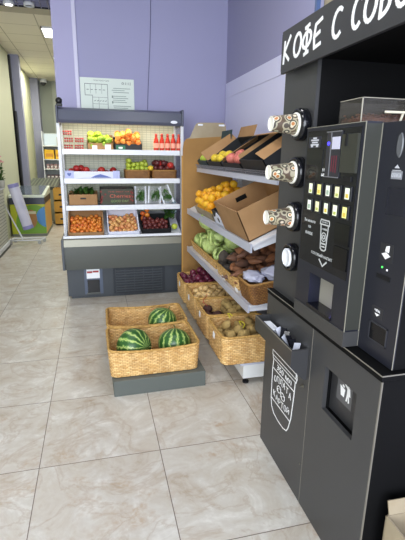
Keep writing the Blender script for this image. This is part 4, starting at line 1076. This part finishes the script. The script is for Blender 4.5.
plate('dark_panel', 1.192, 1.535, 1.100, 1.592, mat('fascia_black', '0f1016', .25), .001)
plate('logo_plate', 1.432, 1.523, 1.532, 1.572, mat('plate_blue_black', '22232f', .3), .002)
b = MB()
for i, (w_, yy) in enumerate(((.030, .0), (.020, .008), (.028, .016), (.012, .023))): b.box(-w_, w_, yy, yy+.005, 0, .001)
b.box(-.026, -.012, -.006, .0, 0, .001).box(.012, .026, -.006, 0, 0, .001)
b.bm.transform(F(1.477, 1.541, .002)); b.build('logo_emblem', mat('emblem_silver', 'c9cbd2', .4), dm)
plate('display', 1.412, 1.522, 1.418, 1.526, glass_d, .003)
plate('coin_module', 1.294, 1.384, 1.434, 1.584, mat('coin_grey', '2b2c33', .35), .006)
b = MB(); cb(b, MX-.007, MX-.006, 1.292, 1.388, 1.582, 1.585); cb(b, MX-.007, MX-.006, 1.292, 1.388, 1.432, 1.435); cb(b, MX-.007, MX-.006, 1.354, 1.357, 1.432, 1.585); b.build('coin_frame', mat('frame_silver', '9a9aa2', .3, metal=.6), dm)
plate('sticker', 1.298, 1.346, 1.526, 1.566, mat('sticker_lilac', 'c9c9dc', .6), .008)
b = MB(); b.lathe([(0, 0), (.007, 0), (.006, .003), (0, .003)], F(1.370, 1.545, .006), n=14); b.build('blue_lamp', mat('blue_lamp', '4038e0', .3, emit=1.4), dm)
b = MB()
for i in range(3): cb(b, MX-.0075, MX-.006, 1.312+i*.014, 1.3145+i*.014, 1.448+.002*i, 1.505)
b.build('red_lettering', mat('red_dim', '6e2030', .5), dm)
plate('card_reader', 1.195, 1.284, 1.452, 1.572, mat('reader_olive', '34352f', .35), .010)
plate('reader_slot', 1.250, 1.262, 1.535, 1.575, black_metal, .013)
b = MB(); text_mb(b, 'на', -.03, .0, .012, .024); text_mb(b, 'ВЫБЕРИТЕ', -.045, .045, -.004, .007); b.bm.transform(F(1.375, 1.437, .0015)); b.build('choice_text', white_paint, dm)
plate('small_socket', 1.220, 1.264, 1.424, 1.440, black_metal, .006)
# drink buttons
btn_c = ['f2f6da', 'f4f09a', 'f0f4e4', 'f3efc0', 'e9f2da']
for rr, (zc, ys) in enumerate(((1.386, [1.474, 1.411, 1.350, 1.290, 1.229]), (1.324, [1.476, 1.415, 1.353, 1.293, 1.234]))):
    for i, yy in enumerate(ys):
        k = (i+rr*2) % 5
        b = MB(); cb(b, MX-.006, MX, yy-.021, yy+.021, zc-.024, zc+.024, bevel=.002)
        bt2 = b.build('drink_button', mat('button_black', '14151b', .3), dm)
        b = MB(); cb(b, MX-.0068, MX-.006, yy-.012, yy+.012, zc-.018, zc+.018); bl = b.build('lit_window', mat('button_lit_%d' % k, btn_c[k], .4, emit=.14), bt2)
        b = MB(); cb(b, MX-.0075, MX-.0068, yy-.009, yy+.007, zc-.014, zc-.004+.003*(k % 3)); b.build('drink_picture', mat('button_pic_%d' % (k % 3), ['a5ad5a', 'c9b048', '93a592'][k % 3], .5, emit=.3), bt2)
# cup drawing on the fascia
b = MB()
cw, chh = .062, .112
def C(pts, w_=.0045, cl=False): b.stroke([(p[0]*cw, p[1]*chh) for p in pts], w_, .0008, cl)
C([(.0, .90), (.05, .99), (.95, .99), (1.0, .90), (1.0, .84), (0, .84)], .005, True)
C([(.08, .84), (.2, .05), (.35, .0), (.65, .0), (.8, .05), (.92, .84)], .005)
text_mb(b, 'кофе', .2*cw, .8*cw, .88*chh, .95*chh, .0008)
text_mb(b, 'с собой', .22*cw, .78*cw, .66*chh, .74*chh, .0008)
C(arc(.5, .44, .27, .14, 0, 360, 14), .0035, True); C(arc(.5, .44, .12, .06, 0, 360, 10), .003, True)
C([(.3, .22), (.7, .22)], .006); C([(.34, .12), (.66, .12)], .005)
b.bm.transform(F(1.388, 1.170, .0012)); b.build('cup_drawing', mat('pale_print', 'b9bbb9', .5), dm)
b = MB(); text_mb(b, 'Вы можете', -.042, .042, .026, .038); text_mb(b, 'на', -.01, .01, .004, .014); text_mb(b, 'вынос', -.028, .028, -.022, -.010); b.bm.transform(F(1.468, 1.232, .0012)); b.build('side_text', mat('pale_print', 'b9bbb9'), dm)
b = MB(); text_mb(b, 'ГОТОВЫЙ НАПИТОК', -.088, .088, .008, .022); b.stroke([(-.026, -.002), (0, -.022), (.026, -.002)], .006, .0008); b.bm.transform(F(1.350, 1.134, .0012)); b.build('ready_text', mat('pale_print', 'b9bbb9'), dm)
plate('small_door', 1.198, 1.286, 1.215, 1.285, mat('inset_black', '06060a', .15), .004)
plate('small_door', 1.198, 1.282, 1.130, 1.205, mat('inset_black', '06060a', .15), .004)
# bean hopper on top
hp = MB(); hx0, hx1, hy0, hy1, hz0, hz1 = .83, 1.32, 1.255, 1.385, 1.606, 1.682
for bx in ((hx0, hx1, hy0, hy0+.003, hz0, hz1), (hx0, hx1, hy1-.003, hy1, hz0, hz1), (hx0, hx0+.003, hy0, hy1, hz0, hz1), (hx1-.003, hx1, hy0, hy1, hz0, hz1)): cb(hp, *bx)
hpo = hp.build('bean_hopper', mat('smoked_clear', '5a5650', .1, alpha=.22), cm)
b = MB()
for bx in ((hx0, hx1, hy0, hy0+.003, hz1, hz1+.002), (hx0, hx0+.003, hy0, hy1, hz1, hz1+.002), (hx0-.001, hx0+.002, hy0-.001, hy0+.002, hz0, hz1)): cb(b, *bx)
b.build('hopper_edge', mat('clear_edge', 'a8a294', .2), hpo)
b = MB(); rnd = random.Random(3); b.box(hx0+.006, hx1-.006, hy0+.006, hy1-.006, hz0+.001, hz0+.018)
for i in range(620):
    b.ball((rnd.uniform(hx0+.01, hx1-.01), rnd.uniform(hy0+.009, hy1-.009), hz0+.014+rnd.uniform(0, .018)), .0055, .004, .0035, M=rotZ(rnd.uniform(0, 3)), sub=1)
tag(b.build('coffee_beans', mat('roasted_beans', '5e3526', .5, col2='7a4a33', vscale=60), None, True), 'brown roasted coffee beans filling the clear hopper on the coffee machine', 'coffee beans', kind='stuff')
b = MB(); b.cyl((.90, 1.235, 1.640), (1.12, 1.215, 1.640), .004, n=8); b.cyl((.955, 1.23, 1.61), (.965, 1.231, 1.64), .004, n=8)
tag(b.build('stir_stick', mat('ivory', 'd9d2be', .5), None, True), 'thin white stick lying in front of the coffee bean hopper', 'stick')
# ---------------------------------------------------------------- payment tower
PX = .852
pt2 = thing('payment_terminal', 'slim black payment tower to the right of the coffee machine', 'payment terminal', (1.0, 1.07, .866))
PT = T(-1.0, -1.07, -.866)
def pb(mb, x0, x1, y0, y1, z0, z1, **k): return mb.box(x0-1.0, x1-1.0, y0-1.07, y1-1.07, z0-.866, z1-.866, **k)
b = MB(); pb(b, PX+.004, 1.22, .992, 1.168, .868, 1.600, bevel=.002); b.build('tower_body', kiosk_d, pt2)
b = MB(); pb(b, PX, PX+.006, .990, 1.170, .870, 1.602, bevel=.001); tf = b.build('tower_front', mat('tower_gloss', '23242c', .3), pt2)
b = MB(); pb(b, PX-.001, PX+.001, .9885, .9905, .872, 1.602); pb(b, PX-.001, PX+.001, 1.169, 1.1715, .872, 1.602); pb(b, PX-.001, 1.20, .990, .992, 1.600, 1.603); b.build('tower_edge', mat('trim_worn', '8b887c', .4), pt2)
def pp_(name, y0, y1, z0, z1, m_, d=.0015):
    b = MB(); pb(b, PX-d, PX, y0, y1, z0, z1); return b.build(name, m_, tf)
b = MB(); b.lathe([(0, 0), (.016, 0), (.014, .003), (0, .003)], PT @ FX(PX, 1.082, 1.535) @ Matrix.Diagonal((.8, 2.2, 1, 1)), n=20); b.build('lens_cover', mat('lens_grey', '5a5c60', .2), tf)
pp_('label_plate', 1.058, 1.104, 1.440, 1.463, mat('label_grey', '8a8c92', .5))
b = MB(); text_mb(b, 'ОПЛАТА', -.020, .020, -.006, .006, .001); b.prism([(-.011, .020), (.011, .020), (0, .030)], 0, .001, 'z'); b.box(-.018, .018, .013, .015, 0, .001); b.bm.transform(PT @ FX(PX-.0016, 1.081, 1.451)); b.build('label_print', mat('print_grey', 'c0c2c8', .5), tf)
pp_('screen', 1.030, 1.110, 1.335, 1.415, mat('screen_dark', '20212b', .2))
pp_('icon_plate', 1.050, 1.112, 1.192, 1.248, mat('plate_dark', '2c2c30', .3), .0012)
b = MB(); b.prism([(-.020, -.008), (.0, -.022), (.020, -.010), (0, .0)], 0, .001, 'z'); b.prism([(-.006, .002), (.012, .0), (.012, .022), (-.002, .018)], 0, .001, 'z'); b.bm.transform(PT @ FX(PX-.0014, 1.081, 1.222)); b.build('card_icon', white_paint, tf)
b = MB(); pb(b, PX-.002, PX, 1.090, 1.095, 1.170, 1.175); b.build('green_led', mat('green_led', '40d050', .3, emit=2), tf)
b = MB(); pb(b, PX-.002, PX, 1.066, 1.071, 1.166, 1.171); b.build('white_led', mat('white_led', 'd0d0d8', .3, emit=1), tf)
pp_('card_slot', 1.050, 1.114, 1.135, 1.150, black_metal, .002)
pp_('small_plate', 1.060, 1.116, 1.005, 1.042, mat('plate_dark', '2c2c30'), .0012)
b = MB(); text_mb(b, 'ЧЕК', -.013, .013, .004, .012, .001); b.prism([(-.012, -.002), (.012, -.002), (0, -.011)], 0, .001, 'z'); b.bm.transform(PT @ FX(PX-.0014, 1.087, 1.022)); b.build('receipt_icon', white_paint, tf)
b = MB()
for bx in ((1.030, 1.118, .985, .989), (1.030, 1.118, .925, .929), (1.030, 1.034, .925, .989), (1.114, 1.118, .925, .989)): pb(b, PX-.003, PX, *bx)
b.build('pocket_frame', mat('pocket_frame', '34353b', .35), tf)
pp_('receipt_pocket', 1.034, 1.114, .929, .985, mat('inset_black', '06060a'), .001)
# carton on the kiosk roof and open carton in the near corner
t = tray_box('roof_carton', 'small beige carton standing on top of the coffee kiosk', T(.98, 1.56, 2.005), .22, .14, .10, card_pale)
tag(MB().box(-.008, .008, -.008, .008, 0, .10).build('blue_marker', mat('marker_blue', '4a5f8a', .4)), 'small blue upright tube beside the carton on the kiosk roof', 'tube').location = (.86, 1.66, 2.005)
nb = tray_box('open_carton', 'open pale cardboard carton on the floor before the kiosk, near corner', T(1.045, .785, 0) @ rotZ(-.03), .40, .26, .395, card_pale, hf=.395, th=.005, mi=card_pale, flaps=(('back', 1.25, .045), ('right', .5, .12)))
# ---------------------------------------------------------------- passage beyond: freezer, rolling stand, shelves
fz = thing('chest_freezer', 'green chest freezer with white sloping glass top in the passage', 'freezer', (-1.235, 8.93, 0), .0)
b = MB(); b.box(-.30, .30, -.56, .56, .05, .70); b.build('freezer_body', mat('freezer_yellow_green', 'b5bb28', .4), fz)
b = MB(); b.box(-.305, .305, -.575, .575, .60, .72); b.build('dark_band', mat('freezer_band', '2b3040', .35), fz)
b = MB(); b.prism([(-.575, .72), (.575, .72), (.575, .86), (-.575, .76)], -.305, .310, 'x'); b.build('white_top', mat('freezer_top', 'd4dcd0', .35), fz)
b = MB(); b.prism([(-.52, .768), (.52, .859), (.52, .864), (-.52, .773)], -.25, .26, 'x'); b.build('glass_lid', mat('lid_glass', '56606e', .08), fz)
b = MB(); b.box(-.305, .305, -.57, .57, .0, .05); b.build('base', mat('base_grey', '74786e', .5), fz)
def disc(cx, cz, rx, rz_, m_, nm, d, clip=True):
    pts = [(max(-.298, min(.298, cx+rx*math.cos(a))), max(.055, min(.595, cz+rz_*math.sin(a)))) for a in [i*2*PI/28 for i in range(28)]]
    b = MB(); b.prism(pts, -.5605-d, -.5595, 'y'); b.build(nm, m_, fz)
disc(.10, .25, .32, .34, mat('art_green', '6f9e2a', .4), 'green_swoosh', .001)
disc(.36, .36, .22, .20, mat('art_blue', '4a86c0', .4), 'blue_print', .002)
disc(.05, .33, .10, .17, mat('art_brown', 'a87a48', .4), 'brown_cone_print', .003)
b = MB(); b.box(0, .14, -.565, -.5635, .42, .47, M=T(0, 0, 0)); b.build('white_print', mat('art_white', 'cfcbb0', .4), fz)
MB().box(.3005, .3025, -.50, .54, .06, .595).build('orange_side', mat('art_orange', 'd9a860', .5), fz)
# second freezer with patterned goods and yellow crate behind
f2 = thing('island_freezer', 'low chest freezer with dark striped lids behind the green freezer', 'freezer', (-1.20, 10.95, 0))
MB().box(-.32, .36, -.7, .7, 0, .72).build('freezer_body', mat('freezer_grey', '9a9f94', .5), f2)
b = MB(); b.prism([(-.72, .72), (.72, .72), (.72, .90), (-.72, .78)], -.33, .37, 'x'); b.build('dark_lid', mat('lid_dark', '3c4440', .3), f2)
b = MB()
for i in range(9): b.prism([(-.70, .785), (.70, .903), (.70, .912), (-.70, .794)], -.32+i*.076, -.297+i*.076, 'x', M=None)
b.build('lid_rail', mat('lid_stripe', '8d9386', .4), f2)
yc = thing('wooden_crate', 'yellowish wooden crate stack beyond the green freezer', 'crate', (-.70, 9.86, 0))
b = MB()
for z0 in (.02, .28, .54):
    for yy in (-.25, .23): b.box(-.18, .18, yy, yy+.02, z0, z0+.24)
    for xx in (-.18, .16): b.box(xx, xx+.02, -.23, .23, z0, z0+.24)
    b.box(-.18, .18, -.25, .25, z0, z0+.015)
b.build('crate_body', mat('crate_wood', 'c9993a', .6, col2='b5832c', vscale=6), yc)
b = MB()
for z0 in (.10, .36, .62): b.box(-.07, .07, -.252, -.249, z0+.02, z0+.06)
b.build('hand_slot', black_card, yc)
# rolling stand with a long white roll
rs = thing('rolling_stand', 'white tubular stand on casters in front of the green freezer', 'stand', (-1.20, 7.72, 0))
b = MB(); b.tube([(-.28, -.12, .07), (.24, -.12, .07), (.30, .08, .07), (-.22, .10, .07)], .012, 6, True)
b.tube([(-.30, -.06, .70), (-.06, -.08, .12), (-.05, -.09, .07)], .012, 6); b.tube([(-.34, -.06, .70), (-.34, -.04, .95)], .012, 6); b.tube([(-.34, -.06, .70), (-.30, -.06, .70)], .012, 6)
b.build('tube_frame', white_metal, rs, True)
for cx, cy in ((-.24, -.12), (.22, -.12), (.28, .07), (-.20, .10)):
    b = MB(); b.cyl((cx, cy-.012, .03), (cx, cy+.012, .03), .03, n=14); b.cyl((cx, cy, .03), (cx, cy, .07), .008, n=8); b.build('caster', mat('caster_grey', 'a8aaa6', .4), rs)
p0 = Vector((-1.315, 7.60, 1.02)); p1 = Vector((-1.135, 7.60, .27))
rlt = thing('paper_roll', 'long white and lilac wrapped roll leaning on the rolling stand', 'roll', M=T(*((p0+p1)/2)) @ (p0-p1).to_track_quat('Z', 'Y').to_matrix().to_4x4())
hl = (p0-p1).length/2
MB().lathe([(0, -hl), (.080, -hl), (.084, -hl+.02), (.084, hl-.02), (.080, hl), (0, hl)], n=20).build('wrapped_roll', mat('roll_white', 'c3c3d6', .35, col2='d5d3e0', vscale=5), rlt, True)
b = MB()
for a in (-1.9, -1.2, -2.6): b.box(-.004, .004, .082, .0865, -hl+.03, hl-.03, M=rotZ(a+PI*.5+PI))
b.build('lilac_stripe', mat('roll_stripe', '8a87b8', .4), rlt)
MB().lathe([(.0845, -hl), (.0865, -hl+.01), (.0865, -hl+.05), (.0845, -hl+.06)], n=20).build('end_band', mat('roll_stripe', '8a87b8'), rlt, True)
MB().lathe([(.0845, hl-.06), (.0865, hl-.05), (.0865, hl-.01), (.0845, hl)], n=20).build('end_band', mat('roll_stripe', '8a87b8'), rlt, True)
# perforated shelf unit against the left wall
ls_ = thing('perforated_shelf', 'white perforated metal shelf unit at the left edge', 'shelf unit', (-1.75, 7.2, 0))
pf = brick_mat('perforated_sheet', 'cfcfc4', '8a8a80', 0.05, 0.05, 0.007, .5, swz=(1, 2))
MB().box(.19, .31, -.75, .24, .10, .95).build('perforated_side', pf, ls_)
MB().box(0.185, .33, -.75, .26, .04, .10).build('base', white_metal, ls_)
MB().box(0.185, .33, -.75, .26, .95, .97).build('top_shelf', white_metal, ls_)
MB().box(0.185, .33, -.75, .26, 0.0, .04).build('plinth', mat('plinth_dark', '55564f', .6), ls_)  # dark grey plinth below the white base
# potted flowers on it
def pot(x, y, label, flower, s=1):
    t = thing('potted_flower', label, 'potted plant', (x, y, .971))
    MB().lathe([(0, 0), (.05, 0), (.065, .11), (.07, .12), (.06, .12), (.055, .09), (0, .09)], n=18).build('pot', mat('pot_white', 'c9c9c0', .5), t, True)
    rnd = random.Random(int(x*100)); b = MB()
    for i in range(46):
        me = leafs[rnd.randrange(3)].copy(); a = rnd.uniform(0, 6.28); me.transform(T(.03*math.cos(a), .03*math.sin(a), rnd.uniform(.09, .34)*s) @ rotZ(a) @ rotY(-rnd.uniform(.2, 1.1)) @ Matrix.Scale(.75*s, 4)); b.bm.from_mesh(me); bpy.data.meshes.remove(me)
    for i in range(4): b.tube([(0, 0, .08), (.02*math.cos(i*1.6), .02*math.sin(i*1.6), .25), (.035*math.cos(i*1.6), .035*math.sin(i*1.6), .42*s)], .003, 5)
    b.build('foliage', m_leaf, t, True)
    b = MB()
    for i in range(5):
        c = Vector((.045*math.cos(i*1.3), .045*math.sin(i*1.3), (.40+.02*i)*s))
        for k in range(6): b.ball(c+Vector((.02*math.cos(k*1.05), .02*math.sin(k*1.05), 0)), .016, .016, .009, sub=1)
    b.build('blossom', flower, t, True)
pot(-1.48, 7.12, 'potted plant with orange red blossoms on the perforated shelf', mat('blossom_red', 'd8583a', .5), 1.3)
pot(-1.45, 7.38, 'potted plant with pink blossoms at the left edge of perforated shelf', mat('blossom_pink', 'd98a98', .5), 1.0)
# far shelving with yellow boxes
sh = thing('far_shelving', 'white shop shelving with yellow boxes against the far wall', 'shelving', (-.75, 12.5, 0))
b = MB(); b.box(-.55, .75, .20, .22, 0, 2.05); b.build('back_panel', mat('shelf_back', 'b4bab8', .5), sh)
for xx in (-.56, .74): MB().box(xx, xx+.02, -.20, .22, 0, 2.08).build('side_panel', white_metal, sh)
zs = [.10, .55, .86, 1.12, 1.37, 1.72]
for z_ in zs: MB().box(-.54, .74, -.20, .20, z_-.025, z_).build('shelf', mat('shelf_white', 'e6e8e4', .4), sh)
def goods(nm, label, cat, grp, z_, xs, w_, d_, h_, m_, m2=None):
    b = MB(); b.box(-w_/2, w_/2, -d_/2, d_/2, 0, h_); me = b.mesh(nm); me.materials.append(m_)
    b = MB(); b.box(-w_*.38, w_*.38, -d_/2-.002, -d_/2, h_*.25, h_*.6); m3 = b.mesh('label_print'); m3.materials.append(m2 or white_paint)
    for x in xs:
        o = inst(nm, me, (-.75+x, 12.5-.06, z_+.001), label=label, cat=cat, group=grp)
        q = bpy.data.objects.new('label_print', m3); COL.objects.link(q); q.parent = o
goods('yellow_box', 'yellow cardboard box on the second shelf of the far shelving', 'box', 'yellow boxes on the far shelving', 1.37, [-.40, -.12, .16, .44], .24, .2, .24, mat('box_yellow', 'e3b222', .5), mat('box_orange', 'c98a30', .5))
goods('jar', 'small pinkish jar on the third shelf of the far shelving', 'jar', 'jars on the third far shelf', 1.12, [-.46+.1*i for i in range(11)], .07, .1, .12, mat('jar_pink', 'b08a88', .4), mat('jar_lbl', 'd8d2cc', .5))
goods('jar', 'small white-labelled jar on the fourth shelf of the far shelving', 'jar', 'jars on the fourth far shelf', .86, [-.46+.1*i for i in range(11)], .08, .1, .10, mat('jar_dark', '6f5a5e', .4), mat('jar_lbl', 'd8d2cc'))
goods('packet', 'dark red packet on the fifth shelf of the far shelving', 'packet', 'packets on the fifth far shelf', .55, [-.44+.13*i for i in range(9)], .11, .1, .16, mat('packet_red', '8a5a58', .5))
goods('carton_pack', 'pale carton on the top shelf of the far shelving', 'carton', 'pale cartons on the top far shelf', 1.72, [-.08, .18, .44], .22, .15, .22, mat('box_cream', 'b9b39a', .5), mat('box_olive', '8a8f5a', .5))
wt = thing('pale_board', 'pale bluish board leaning at the back of the top far shelf', 'board', (-1.10, 12.62, 1.722))
MB().box(-.18, .20, 0, .012, 0, .30).build('board', mat('board_pale', 'c6d2dc', .4), wt)
